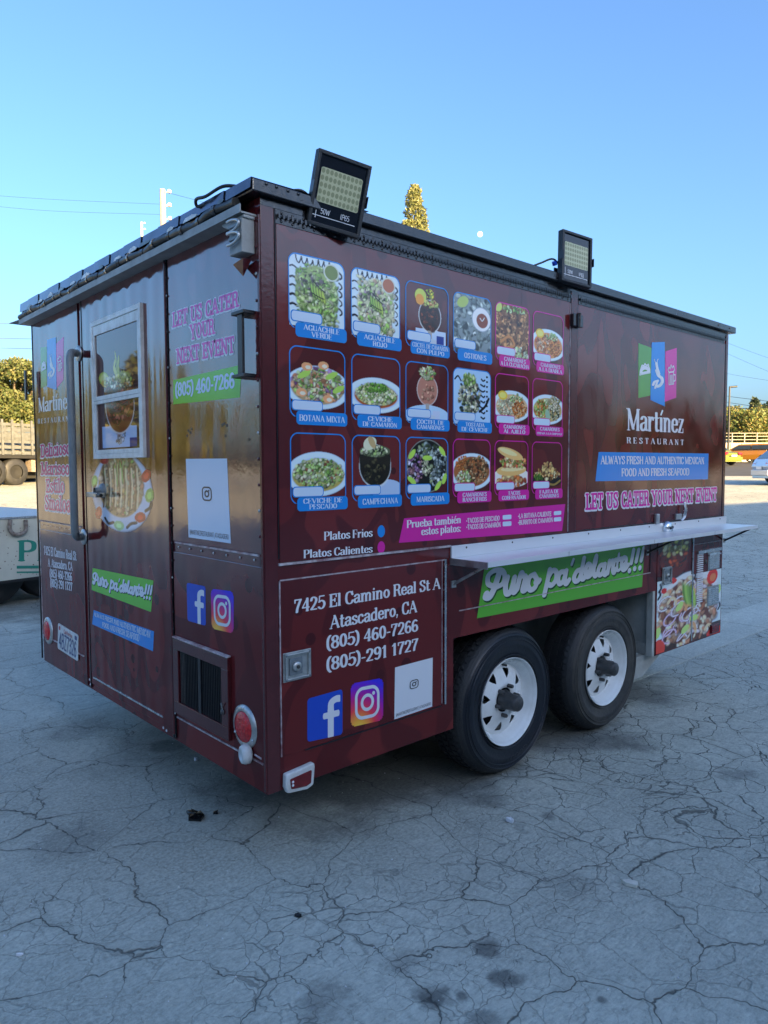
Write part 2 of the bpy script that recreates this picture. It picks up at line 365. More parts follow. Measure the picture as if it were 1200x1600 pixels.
STY = {
 'didone': dict(rx=.10, ry=.026, sl=.11, sr=.02),
 'roman':  dict(rx=.095, ry=.05, sl=.10, sr=.03, tx=.045),
 'slab':   dict(rx=.105, ry=.08, sl=.15, sr=.07, tx=.09),
 'sans':   dict(rx=.07, ry=.07, tx=.07),
 'thin':   dict(rx=.055, ry=.05, tx=.05),
 'caps':   dict(rx=.105, ry=.052, sl=.10, sr=.03, tx=.05),
}
def quadmap(q):
    (ax, ay), (bx, by), (cx, cy), (dx, dy) = q   # bl br tr tl
    return lambda u, v: ((1-u)*(1-v)*ax+u*(1-v)*bx+u*v*cx+(1-u)*v*dx, (1-u)*(1-v)*ay+u*(1-v)*by+u*v*cy+(1-u)*v*dy)
class Flat:
    """flat printed shapes laid on one frame, each layer a little proud of the one below"""
    def __init__(s, fr): s.fr = fr; s.mb = MB()
    def polys(s, ps, qm, d, m):
        O, U, V, N = s.fr; vs = []; fs = []
        for p in ps:
            k = len(vs)
            for (u, v) in p:
                a, b = qm(u, v); vs.append(O+U*a+V*b+N*d)
            fs.append(tuple(range(k, k+len(p))))
        s.mb.add(vs, fs, m); return s
    def poly(s, pts, d, m): return s.polys([pts], lambda u, v: (u, v), d, m)
    def field(s, fn, q, d, m, nu=60, nv=60, pad=.0):
        xs = np.linspace(-pad, 1+pad, nu); ys = np.linspace(-pad, 1+pad, nv); X, Y = np.meshgrid(xs, ys)
        return s.polys(march(fn(X, Y), xs, ys), quadmap(q), d, m)
    def text(s, txt, bl, br, tl, d, m, style='didone', res=26, off=0., tr=None, track=0., dx=0., dy=0.):
        st = STY[style]; x = 0.; ps = []
        for ch in txt:
            for p in glyph(ch, style, st, res, off): ps.append([(a+x, b) for a, b in p])
            x += GL[ACC.get(ch, ch)][0]+track
        W = x-track
        if tr is None: tr = (br[0]+tl[0]-bl[0], br[1]+tl[1]-bl[1])
        qm = quadmap((bl, br, tr, tl))
        return s.polys(ps, lambda u, v: qm((u+dx)/W, v+dy), d, m)
    def build(s, name, parent): return s.mb.build(name, parent)

# ---------------------------------------------------------------- palette
M_SIDE = wrap_mat('maroon_wrap_side', 'x', gloss=.07, ior=1.70, wave=.16, low_gloss=.18)
M_REAR = wrap_mat('maroon_wrap_rear', 'y', gloss=.045, ior=2.35, wave=.30)
M_DOOR = wrap_mat('maroon_wrap_door', 'y', ribs=True, gloss=.05, ior=2.35, wave=.30)
M_FRAME = mat('maroon_frame_paint', (.080, .0125, .0155), .16, ior=1.6, var=.15, vscale=9, bump=.06, bscale=70)
M_TAR = mat('black_roof_coating', (.012, .011, .014), .22, ior=1.7, bump=.22, bscale=30, var=.3, rvar=.08, vscale=5)
M_BLACK = mat('black_plastic', (.012, .013, .016), .35, bump=.1, bscale=200)
M_HOUSE = mat('lamp_housing_paint', (.018, .024, .030), .5, bump=.25, bscale=160)
M_ALU = mat('aluminium', (.72, .74, .76), .26, metal=1., var=.1, vscale=14, bump=.06, bscale=60, rvar=.08)
M_ALUSH = mat('brushed_aluminium_shelf', (.80, .82, .84), .30, metal=.35, var=.03, vscale=2.)
M_ZINC = mat('zinc_plate', (.50, .51, .50), .42, metal=.9, var=.25, vscale=22, rvar=.15)
M_STEEL = mat('grey_painted_steel', (.17, .20, .22), .38, var=.12, vscale=20)
M_GREYBOX = mat('weathered_grey_metal', (.34, .36, .36), .5, base2=(.24, .25, .24), vscale=14, bump=.15)
M_WHITE = mat('white_enamel', (.74, .76, .76), .38, base2=(.55, .55, .52), vscale=18, rvar=.1)
M_CHIP = mat('scuffed_pale_edge', (.62, .58, .60), .45, base2=(.22, .09, .10), vscale=26, detail=6)
M_CREAM = mat('cream_painted_frame', (.56, .57, .53), .55, base2=(.36, .36, .33), vscale=7, bump=.1, bscale=30)
M_TYRE = mat('tyre_rubber', (.016, .017, .020), .55, base2=(.030, .030, .030), vscale=9, bump=.3, bscale=120)
M_HUB = mat('greasy_hub', (.035, .037, .04), .42, base2=(.075, .07, .065), vscale=30, bump=.3, bscale=80)
M_REDL = mat('red_lens', (.55, .012, .018), .12, ior=1.6, bump=.5, bscale=90, var=.25, vscale=60)
M_DKRED = mat('dark_red_lens', (.16, .008, .012), .12, ior=1.6, var=.3, vscale=50)
M_GLASS = mat('film_covered_glass', (.105, .045, .040), .03, ior=1.8)
M_DARK = mat('underside_dark', (.012, .012, .012), .8)
M_LETTER = mat('white_vinyl', (.74, .76, .80), .22)
M_PALE = mat('pale_blue_vinyl', (.62, .74, .88), .2)
M_BLUE = mat('blue_vinyl', (.018, .26, .72), .16, ior=1.6)
M_PINK = mat('pink_vinyl', (.70, .020, .34), .16, ior=1.6)
M_GREEN = mat('green_vinyl', (.11, .47, .028), .16, ior=1.6)
M_GREENR = mat('bright_green_vinyl', (.15, .56, .03), .16, ior=1.6)
M_DGREEN = mat('dark_green_vinyl', (.012, .075, .010), .16)
M_FLAGG = mat('flag_green_vinyl', (.10, .34, .045), .14, ior=1.7)
M_FB = mat('royal_blue_vinyl', (.014, .07, .52), .16)
M_INK = mat('black_ink', (.015, .016, .022), .3)
M_NAVY = mat('navy_ink', (.02, .04, .16), .3)
M_PRINT = print_mat()
M_HOSE = mat('black_hose', (.015, .016, .017), .4)

# ---------------------------------------------------------------- the trailer
L_, W_, ZB, ZT = 3.655, 2.438, .332, 2.357
T = empty('food_trailer', (0, 0, 0), 'dark maroon food trailer with printed menu pictures parked on cracked asphalt', 'food trailer')
E1 = .0007
m = MB()
WX0, WX1, WZ = .949, 2.735, .728
th = .03
m.prism(SIDE, [(0, ZB), (WX0, ZB), (WX0, WZ), (WX1, WZ), (WX1, ZB), (L_, ZB), (L_, ZT), (0, ZT)], -th, 0, M_SIDE)
m.build('side_wall', T)
m = MB(); m.box(0, th, th, W_-th, ZB, ZT, M_REAR); m.build('rear_wall', T)
m = MB()
m.box(th, L_, W_-th, W_, ZB, ZT, M_FRAME)
m.box(L_-th, L_, th, W_-th, ZB, ZT, M_FRAME)
m.build('far_walls', T)
m = MB()
m.box(th, WX0, th, W_-th, ZB+.002, ZB+.06, M_DARK); m.box(WX1+.002, L_-th, th, W_-th, ZB+.002, ZB+.06, M_CREAM)
m.box(WX0+.0, WX1, th, W_-th, WZ+.02, WZ+.06, M_DARK)
m.build('floor', T)
# wheel well: inner wall, end walls
m = MB()
m.box(WX0+.002, WX1-.004, .42, .44, .30, WZ+.02, M_CREAM)
m.box(WX0-.02, WX0-.002, th+.002, .42, .335, WZ, M_DARK)
m.build('wheel_well', T)
m = MB()
m.box(WX1+.001, WX1+.02, .0325, .43, ZB+.004, WZ+.0, M_CREAM)
m.box(WX1-.030, WX1-.001, .003, .04, ZB, WZ-.002, M_CREAM)      # corner post
m.box(WX1-.012, WX1-.001, .041, .40, ZB, ZB+.07, M_CREAM)
m.box(WX1-.010, WX1-.001, .36, .40, ZB+.071, WZ-.003, M_CREAM)
m.prism((Vector((0, 0, 0)), Vector((1, 0, 0)), Vector((0, 0, 1)), Vector((0, -1, 0))), [(WX1-.16, .20), (WX1-.03, .20), (WX1+.25, ZB-.002), (WX1-.22, ZB-.002)], -.10, -.06, M_CREAM)
m.build('fender_frame', T)
m = MB()
for y in (.46, W_-.46): m.box(.7, L_-.05, y-.03, y+.03, .26, ZB+.001, M_DARK)
for x in (1.365, 2.225): m.tube([(x, .10, .355), (x, W_-.10, .355)], .035, M_DARK, 10)
for x in (.8, 3.0, 3.5): m.box(x-.02, x+.02, .1, W_-.1, .28, .331, M_DARK)
m.build('chassis', T)
m = MB(); m.box(.32, .90, .5, 2.2, .17, .3315, M_DARK); m.build('underbody_light_block', T)  # unseen box added to block light under the trailer
m = MB(); m.box(2.85, 3.5, .6, 2.2, .17, .3315, M_DARK); m.build('underbody_light_block', T)  # second unseen box added below the front end, also blocking light

# roof: coated sheet with folded drip edge, patched seams on the rear edge
m = MB()
x0, x1, y0, y1 = -.045, 3.715, -.030, W_+.04
m.box(x0, x1, y0, y1, 2.359, 2.400, M_TAR)
m.build('roof', T, .004)
M_FLASH = mat('roof_flashing', (.10, .11, .15), .14, metal=.75, var=.35, vscale=4, bump=.10, bscale=9, rvar=.06)
m = MB(); NF = 15
for i in range(NF):                          # overlapping lengths of glossy flashing on the rear edge
    ya = y0+.004+(y1-y0-.008)*i/NF; yb = y0+.004+(y1-y0-.008)*(i+1)/NF; e_ = .004*(i % 2)
    zt_a = 2.402+.018*(ya-y0)/(y1-y0); zt_b = 2.402+.018*(yb-y0)/(y1-y0)
    m.add([(x0-.007-e_, ya, 2.368), (x0-.007-e_, yb+.01, 2.366+.003*(i % 3)), (x0-.003-e_, yb+.01, zt_b), (x0-.003-e_, ya, zt_a), (x0+.5, ya, zt_a+.006), (x0+.5, yb+.01, zt_b+.006)], [(0, 1, 2, 3), (3, 2, 5, 4)], M_FLASH)
m.build('roof_flashing', T)
g_ = random.Random(4)
for i in range(13):                          # torn strips of pale sealant under the flashing
    y = .16+i*.175+g_.uniform(-.04, .04); w_ = g_.uniform(.03, .11); m = MB()
    m.prism((Vector((x0-.0125, 0, 0)), Vector((0, -1, 0)), Vector((0, 0, 1)), Vector((-1, 0, 0))), [(-y, 2.364), (-y-w_, 2.360+g_.uniform(0, .004)), (-y-w_*.8, 2.372+g_.uniform(0, .006)), (-y-w_*.3, 2.376+g_.uniform(0, .008)), (-y+.01, 2.370)], 0, .002, M_WHITE if i % 3 else M_TAR); m.build('torn_sealant', T)
m = MB()
for k, (px, py) in enumerate(((416, 287), (432, 292), (450, 298), (466, 303), (1123, 508), (1140, 513))):
    a, b = S(px, py, .03); m = MB(); m.dome((a, -.0302, b), (0, -1, 0), .007, M_TAR); m.build('screw', T)
m = MB()
m.box(-.062, -.001, .02, W_+.03, 2.298, 2.304, M_GREYBOX)
m.box(-.064, -.060, .02, W_+.03, 2.298, 2.326, M_GREYBOX)
m.build('gutter', T)
pts = [(-.054+.006*math.sin(i*1.7), .06+i*(W_-.05)/40, 2.343+.006*math.sin(i*.9)) for i in range(41)]
m = MB(); m.tube(pts, .016, M_HOSE, 8)
for i in range(3, 40, 2): m.tube([(p[0], p[1], p[2]) for p in (pts[i-1], ((pts[i-1][0]+pts[i][0])/2, pts[i-1][1]+.02, pts[i-1][2]))], .019, M_TAR, 8)
m.build('cable_conduit', T)
m = MB(); q = [(-.01, .10, 2.415), (-.05, .15, 2.420), (-.066, .24, 2.408), (-.07, .30, 2.414), (-.06, .315, 2.396), (-.05, .27, 2.392)]
m.tube([tuple(p) for p in catmull(q, 6)], .006, M_HOSE, 6); m.build('roof_cable', T)
m = MB(); m.add([(-.02, W_+.02, 2.345), (-.09, W_+.12, 2.315), (.0, W_+.14, 2.318), (.03, W_+.02, 2.347), (-.02, W_+.02, 2.349), (-.09, W_+.12, 2.319), (.0, W_+.14, 2.322), (.03, W_+.02, 2.351)],
                [(3, 2, 1, 0), (4, 5, 6, 7), (0, 1, 5, 4), (1, 2, 6, 5), (2, 3, 7, 6)], M_GREYBOX); m.build('roof_bracket', T)

# ------------------------------------------------ long side
D1 = .004
def rivet_row(mb, fr, a0, a1, b, d, n, r, mm):
    O, U, V, N = fr
    for i in range(n): mb.dome(O+U*(a0+(a1-a0)*(i+.5)/n)+V*b+N*d, N, r, mm)
def hinge_strip(a0, a1):
    m = MB(); m.rect(SIDE, a0, a1, 2.284, 2.330, 0, .005, M_TAR)
    m.tube([(a0+.004, -.008, 2.309), (a1-.004, -.008, 2.309)], .0055, M_TAR, 6)
    n = int((a1-a0)/.045)
    rivet_row(m, SIDE, a0, a1, 2.293, .005, n, .0055, M_TAR); rivet_row(m, SIDE, a0, a1, 2.321, .005, n, .0055, M_TAR)
    k = int((a1-a0)/.018)
    for i in range(k):
        x = a0+(a1-a0)*(i+.5)/k; m.rect(SIDE, x-.0035, x+.0035, 2.3005, 2.3165, .0135, .0155, M_TAR)
    return m.build('piano_hinge', T)
hinge_strip(.058, 1.797); hinge_strip(1.870, 3.600)
m = MB(); m.rect(SIDE, .060, 1.795, 1.136, 2.2835, .0, D1, M_SIDE); h1 = m.build('menu_hatch', T, .0015)
m = MB(); m.rect(SIDE, 1.868, 3.612, 1.140, 2.2835, .0, D1, M_SIDE); h2 = m.build('serving_hatch', T, .0015)
m = MB()
m.rect(SIDE, 1.803, 1.862, 1.136, 2.34, 0, .007, M_FRAME); m.rect(SIDE, 3.622, 3.655, ZB+.7, 2.345, 0, .006, M_FRAME)
m.rect(SIDE, .0, .052, ZB, 2.345, 0, .0025, M_FRAME); m.rect(SIDE, .0, 3.655, 2.3315, 2.357, 0, .003, M_TAR)
m.build('corner_trim', T, .001)
for q_, d_, mm in (((.055, .925, 1.1265, 1.1345), .0085, M_CHIP), ((1.7955, 1.800, 1.14, 2.28), .006, M_CHIP), ((1.8645, 1.8675, 1.14, 2.28), .0045, M_INK), ((1.868, 3.612, 1.1355, 1.1395), .005, M_INK), ((3.6135, 3.6175, 1.14, 2.283), .0055, M_INK), ((.0545, .0575, 1.15, 2.33), .0045, M_INK)):
    m = MB(); m.rect(SIDE, *q_, 0, d_, mm); m.build('edge_sealant', T)
for x in (1.405, 2.055, 2.70):                # lap seams of the vinyl
    m = MB(); m.rect(SIDE, x-.0012, x+.0012, 1.15, 2.28, D1, D1+.0003, M_FRAME); m.build('vinyl_seam', T)
a, b = S(898, 506)
m = MB(); m.rect(SIDE, 1.79, 1.875, 2.165, 2.225, .0075, .03, M_TAR); m.tube([(1.832, -.032, 2.16), (1.832, -.032, 2.23)], .012, M_TAR, 8); m.build('hatch_latch', T, .003)

def item_quad(c, r):
    x = .1035+.277*c; z1 = (2.203, 1.888, 1.588)[r]; z0 = (1.918, 1.615, 1.311)[r]
    return [(x, z0), (x+.262, z0), (x+.262, z1), (x, z1)]
def rrect(X, Y, x0, x1, y0, y1, r, asp=1.):
    cx, cy = (x0+x1)/2, (y0+y1)/2; hx, hy = (x1-x0)/2, (y1-y0)/2
    qx = np.abs(X-cx)-hx+r; qy = (np.abs(Y-cy)-hy)*asp+r
    return np.hypot(np.maximum(qx, 0), np.maximum(qy, 0))+np.minimum(np.maximum(qx, qy), 0)-r

# ---- printed food pictures: painted as coloured dabs into a fine vertex grid
class Canvas:
    def __init__(s, w, h, seed):
        s.w, s.h = w, h; s.c = np.zeros((h, w, 3)); s.a = np.zeros((h, w)); s.r = np.random.default_rng(seed)
        s.X, s.Y = np.meshgrid((np.arange(w)+.5)/w, (np.arange(h)+.5)/h); s.asp = h/w
    def paint(s, k, col):
        k = np.clip(k, 0, 1)[..., None]; s.c = s.c*(1-k)+np.array(lin(col))*k; s.a = np.maximum(s.a, k[..., 0])
    def ell(s, cx, cy, rx, ry, col, rot=0., soft=.05, al=1.):
        dx, dy = (s.X-cx), (s.Y-cy)*s.asp; c, q = math.cos(rot), math.sin(rot)
        u, v = (c*dx+q*dy)/rx, (-q*dx+c*dy)/(ry*s.asp); s.paint((1-np.hypot(u, v))/soft*al, col); return s
    def rect(s, x0, x1, y0, y1, col): s.paint(((s.X > x0) & (s.X < x1) & (s.Y > y0) & (s.Y < y1))*1., col); return s
    def dabs(s, cx, cy, rx, ry, cols, n, size=.05, el=2., edge=(30, 24, 20), box=False):
        n = int(n*1.6); size *= .78
        for i in range(n):
            if box: x, y = cx+rx*s.r.uniform(-1, 1), cy+ry*s.r.uniform(-1, 1)
            else:
                a, q = s.r.uniform(0, 6.283), math.sqrt(s.r.random()); x, y = cx+rx*q*math.cos(a), cy+ry*q*math.sin(a)
            col = np.array(cols[s.r.integers(len(cols))])*s.r.uniform(.72, 1.15); col = np.clip(col, 0, 255)
            sz = size*s.r.uniform(.6, 1.4); e = s.r.uniform(1, el); rot = s.r.uniform(0, 3.14)
            s.ell(x+.008, y-.008, sz*1.15, sz*1.15/e/s.asp, np.array(edge)*.5+col*.25, rot, .5, .7)
            s.ell(x, y, sz, sz/e/s.asp, col, rot, .5)
            s.ell(x-sz*.2, y+sz*.15, sz*.5, sz*.3/e/s.asp, np.clip(col*1.25+10, 0, 255), rot, .9, .4)
        return s
    def line(s, pts, wd, col):
        f = seg_field(s.X, s.Y*s.asp, [(p[0], p[1]*s.asp) for p in catmull(pts, 6)], wd, wd); s.paint(np.clip(-f/wd*2.5, 0, 1), col); return s
    def mesh(s, name, fr, q, d, parent, m=None, wedge=None):
        h, w = s.h, s.w; O, U, V, N = fr
        gx, gy = np.meshgrid(np.linspace(0, 1, w), np.linspace(0, 1, h)); qa, qb = quadmap(q)(gx, gy)
        o_, u_, v_, n_ = [np.array(t) for t in fr]
        v = (o_+n_*d)[None, None]+qa[..., None]*u_+qb[..., None]*v_
        keep = (s.a[:-1, :-1]+s.a[1:, :-1]+s.a[:-1, 1:]+s.a[1:, 1:]) > 2.
        idx = np.arange(h*w).reshape(h, w); j, i = np.nonzero(keep)
        f = np.stack([idx[j, i], idx[j, i+1], idx[j+1, i+1], idx[j+1, i]], 1)
        used = np.unique(f); mp = np.zeros(h*w, int); mp[used] = np.arange(len(used))
        o = np_mesh(name, v.reshape(-1, 3)[used], mp[f], m or M_PRINT, parent)
        at = o.data.color_attributes.new('print', 'FLOAT_COLOR', 'POINT')
        c4 = np.ones((len(used), 4), np.float32); c4[:, :3] = s.c.reshape(-1, 3)[used]; at.data.foreach_set('color', c4.ravel()); o.data.color_attributes.active_color = at
        return o
SHR = [(214, 160, 120), (196, 132, 96), (232, 196, 160)]; GRN = [(150, 190, 90), (110, 150, 66), (178, 206, 120), (200, 214, 160)]
PUR = [(110, 70, 110), (160, 120, 160), (200, 190, 205)]; WHT = [(226, 218, 186), (206, 204, 168), (188, 190, 150)]; BRN = [(110, 66, 38), (150, 96, 56), (70, 42, 28), (190, 140, 90)]
RICE = [(206, 120, 50), (224, 150, 76), (176, 92, 40)]; GRY = [(150, 164, 160), (110, 124, 124), (196, 206, 200), (70, 80, 84)]
DKG = [(60, 74, 50), (40, 46, 36), (110, 124, 84), (150, 160, 120)]; PLATE = (205, 222, 240)
def squig(c):
    p = []
    for k in range(7): q = c.r.uniform(-.015, .015); p += [(.12+k*.10, .97+q), (.14+k*.10, .90+q), (.18+k*.10, .885), (.21+k*.10, .93+q)]
    c.line(p, .014, (30, 32, 36))
    for k in range(5):
        y = .80-k*.125+c.r.uniform(-.02, .02); c.line([(.02, y), (.07, y+.015), (.11+c.r.uniform(0, .03), y-.01)], .020*c.r.uniform(.7, 1.3), (30, 32, 36)); y += .05; c.line([(.90, y), (.945, y-.03), (.95, y-.07), (.92, y-.09)], .016*c.r.uniform(.7, 1.3), (30, 32, 36))
def plate(c, cy=.36, ry=.26): c.ell(.5, cy, .63, ry*1.06, (120, 130, 145), soft=.12); c.ell(.5, cy, .60, ry, PLATE, soft=.05); c.ell(.5, cy-.01, .50, ry*.80, (178, 196, 216), soft=.1)
def goblet(c, body, cx=.56, cy=.50, rx=.26, ry=.26, rim=(225, 225, 225)):
    c.ell(cx, cy, rx*1.12, ry*1.1, rim, soft=.12); c.ell(cx, cy, rx, ry, body, soft=.05)
    c.rect(cx-.045, cx+.045, .08, cy-ry*.9, (170, 160, 150)); c.ell(cx, .08, .2, .06, (190, 200, 210))
def food(kind, w=72, h=88, seed=0):
    c = Canvas(w, h, 100+seed)
    if kind in (0, 1):
        c.rect(0, 1, 0, 1, (205, 220, 236)); squig(c)
        c.ell(.5, .48, .41, .44, [(150, 168, 100), (196, 196, 156)][kind], soft=.1); c.dabs(.5, .48, .37, .41, [GRN+[(120, 140, 90), (196, 206, 140), (214, 214, 170)], WHT+GRN+[(214, 200, 164), (226, 216, 180), (206, 170, 140)]][kind], 200, .058, 2.8, box=True)
        c.dabs(.42, .56, .26, .22, [(90, 80, 84), (150, 130, 140), (70, 84, 50)], 26, .05, 4)
        for k in range(5): c.ell(.41+k*.05, .545-.02*k, .036, .12, (46, 60, 30), .25, .2); c.ell(.412+k*.05, .545-.02*k, .027, .108, (150+k*8, 186+k*3, 84), .25, .3)
        c.line([(.42, .68), (.52, .60), (.64, .54)], .014, (30, 40, 26)); c.line([(.40, .50), (.52, .46), (.62, .44)], .012, (30, 40, 26))
        c.ell(.76, .84, .15, .125, (200, 205, 190)); c.ell(.76, .84, .125, .105, [(112, 130, 62), (176, 104, 70)][kind])
    elif kind == 2:
        c.rect(.22, .95, .05, .28, (190, 205, 225)); goblet(c, (58, 26, 18)); c.dabs(.56, .46, .20, .20, [(90, 36, 22), (130, 66, 40), (44, 20, 16)], 34, .05)
        c.dabs(.55, .72, .22, .07, [(226, 190, 120), (190, 90, 60), (180, 190, 90)], 34, .05); c.ell(.34, .80, .14, .12, (196, 204, 84)); c.ell(.32, .74, .10, .09, (236, 150, 50)); c.dabs(.55, .86, .10, .08, [(160, 180, 60), (220, 200, 60)], 14, .045, 3)
        c.rect(.72, .9, .06, .2, (40, 60, 140))
    elif kind == 3:
        c.rect(0, 1, 0, 1, (128, 140, 142)); c.dabs(.5, .5, .5, .5, GRY, 130, .085, 2.8, (30, 34, 36), True)
        c.ell(.24, .86, .16, .09, (170, 190, 96), .5); c.ell(.74, .62, .27, .22, (150, 160, 170)); c.ell(.74, .62, .25, .205, (226, 228, 232)); c.ell(.76, .60, .16, .13, (130, 60, 34)); c.line([(.7, .64), (.76, .6), (.82, .66)], .012, (220, 220, 215))
    elif kind == 4:
        c.rect(0, 1, 0, 1, (120, 78, 48)); c.dabs(.5, .55, .5, .42, BRN+[(196, 140, 84), (214, 160, 104)], 170, .075, 3.2, (24, 14, 8), True); c.ell(.06, .93, .12, .1, (190, 206, 100)); c.dabs(.5, .93, .4, .06, GRN, 20, .05)
        c.dabs(.7, .14, .3, .1, [(190, 210, 150), (220, 226, 200)], 26, .06); c.line([(.15, .3), (.4, .42), (.55, .28), (.3, .2)], .035, (196, 130, 70))
    elif kind in (5, 10, 11):
        plate(c, .40, .31); c.ell(.5, .39, .49, .25, [(206, 140, 84), (210, 176, 130), (190, 160, 100)][(5, 10, 11).index(kind)]); c.dabs(.32, .40, .26, .20, [SHR+RICE, WHT+[(210, 170, 130)], RICE+GRN][(5, 10, 11).index(kind)], 70, .05, 2); c.dabs(.72, .36, .22, .16, [RICE, RICE, WHT+DKG][(5, 10, 11).index(kind)], 70, .035, 1.5); c.dabs(.62, .56, .2, .08, [(160, 190, 110), (200, 214, 170)], 26, .04)
        if kind != 11: c.ell(.22, .60, .14, .09, (240, 190, 60)); c.ell(.22, .60, .10, .06, (248, 214, 110))
        else: c.dabs(.72, .52, .22, .16, [(190, 170, 130), (120, 130, 80), (220, 210, 180)], 50, .05, 2.5); c.ell(.5, .28, .08, .13, (150, 180, 150), .2)
    elif kind == 6:
        plate(c, .42, .33); c.ell(.5, .43, .50, .27, (176, 150, 110)); c.dabs(.5, .46, .48, .25, GRN+GRN+SHR+SHR+PUR+WHT, 190, .058, 2.4)
        for x, y in ((.25, .60), (.75, .62), (.88, .42)): c.ell(x, y, .13, .045, (170, 206, 90), .5)
        for x, y in ((.2, .33), (.68, .26), (.3, .72), (.6, .76)): c.ell(x, y, .10, .065, (226, 160, 110)); c.ell(x+.02, y-.01, .05, .03, (244, 214, 190))
    elif kind == 7:
        plate(c, .38, .29); c.ell(.5, .37, .46, .20, (170, 84, 40)); c.ell(.5, .39, .43, .18, (190, 190, 120)); c.dabs(.5, .40, .42, .17, GRN+WHT+[(214, 206, 150), (226, 214, 160)], 190, .045, 1.8); c.dabs(.48, .50, .24, .08, [(110, 160, 60), (90, 140, 50)], 40, .045)
    elif kind == 8:
        c.ell(.5, .10, .56, .20, (176, 204, 234), soft=.05); c.rect(.62, .8, .05, .2, (190, 200, 220)); goblet(c, (182, 124, 104), .5, .55, .24, .26, (214, 200, 196)); c.dabs(.5, .52, .17, .15, [(206, 160, 130), (170, 110, 90)], 16, .05)
        c.dabs(.5, .84, .18, .11, GRN+WHT+[(200, 120, 90)], 50, .055)
    elif kind == 9:
        c.rect(0, 1, 0, 1, (170, 200, 232)); c.dabs(.42, .50, .30, .34, DKG+WHT+[(90, 80, 70)], 130, .06, 2, (14, 14, 14)); c.dabs(.40, .82, .18, .1, GRN, 26, .07)
        for k in range(16): c.line([(.72+.03*math.sin(k), .9-k*.05), (.80+.02*math.cos(k*2), .87-k*.05), (.84, .89-k*.05)], .022, (20, 24, 32)) if k % 2 else c.ell(.90, .9-k*.045, .03, .02, (20, 24, 32))
        c.line([(.04, .8), (.12, .86), (.2, .78)], .02, (20, 22, 30)); c.line([(.7, .25), (.85, .35), (.95, .5)], .035, (16, 18, 24))
    elif kind == 12:
        plate(c, .40, .34); c.ell(.5, .38, .49, .25, (178, 160, 84)); c.ell(.5, .41, .46, .22, (176, 176, 104)); c.dabs(.5, .42, .46, .215, GRN+GRN+WHT+[(150, 84, 60), (120, 130, 90)], 210, .042, 1.5)
    elif kind == 13:
        c.ell(.72, .14, .36, .17, (170, 190, 215)); c.ell(.47, .52, .36, .37, (210, 215, 215), soft=.12); c.ell(.47, .52, .33, .33, (34, 30, 22)); c.rect(.15, .79, .55, .74, (40, 36, 28)); c.dabs(.47, .42, .24, .2, [(60, 56, 38), (30, 28, 20), (80, 74, 50)], 40, .05)
        c.ell(.47, .76, .33, .10, (90, 96, 70)); c.dabs(.47, .76, .29, .08, GRN+WHT+DKG, 60, .045); c.ell(.36, .88, .15, .10, (214, 212, 180), .6); c.ell(.40, .90, .06, .11, (190, 160, 110), .5)
    elif kind == 14:
        c.ell(.5, .52, .50, .47, (150, 150, 140)); c.ell(.5, .52, .48, .455, (26, 28, 24)); c.dabs(.5, .78, .24, .14, GRY+DKG, 50, .06, 2); c.dabs(.22, .48, .18, .24, PUR+[(150, 110, 110)], 50, .05, 2); c.dabs(.74, .36, .2, .2, DKG+GRY, 50, .05, 2); c.dabs(.80, .66, .16, .16, GRY, 36, .05, 2); c.dabs(.48, .50, .14, .12, DKG+WHT, 26, .05, 2)
        for x, y, r_ in ((.14, .72, .9), (.86, .78, -.9), (.5, .66, 0), (.13, .28, -.6), (.76, .18, .9), (.92, .3, 1.2)): c.ell(x, y, .12, .045, (176, 214, 84), r_)
    elif kind == 15:
        plate(c, .42, .34); c.ell(.5, .42, .50, .28, (160, 96, 52)); c.dabs(.30, .56, .24, .14, RICE, 60, .035, 1.5); c.dabs(.62, .46, .32, .26, BRN+[(210, 170, 120), (96, 90, 50)], 120, .05, 2); c.dabs(.26, .30, .2, .13, WHT+GRN, 40, .045)
    elif kind == 16:
        c.ell(.5, .30, .60, .20, (225, 220, 210)); c.dabs(.5, .24, .42, .12, [(214, 120, 60), (230, 190, 130), (180, 70, 40)], 60, .07, 1.5, (80, 30, 10))
        c.ell(.5, .44, .46, .11, (220, 176, 106), .05); c.ell(.55, .47, .38, .05, (240, 206, 150), .05); c.dabs(.55, .60, .40, .10, [(224, 140, 80), (240, 200, 150), (200, 90, 60), (150, 170, 80)], 60, .06, 1.5, (80, 30, 10)); c.ell(.46, .76, .40, .10, (226, 182, 110), -.25); c.ell(.40, .79, .28, .05, (242, 210, 150), -.25)
    else:
        c.ell(.5, .22, .52, .13, (26, 26, 28)); c.dabs(.5, .36, .42, .12, [(216, 176, 110), (170, 110, 60), (236, 214, 160), (120, 80, 40)], 70, .065, 2.4, (30, 16, 8)); c.dabs(.2, .30, .14, .07, [(110, 150, 50), (70, 110, 40)], 16, .06, 3); c.dabs(.55, .50, .22, .1, [(230, 190, 120), (200, 150, 90)], 26, .07, 2.5); c.line([(.55, .16), (.75, .14), (.95, .22)], .03, (150, 120, 60))
    return c
FRAME_CLIP = lambda c: rrect(c.X, c.Y, .015, .985, -.2, .985, .14, c.asp)
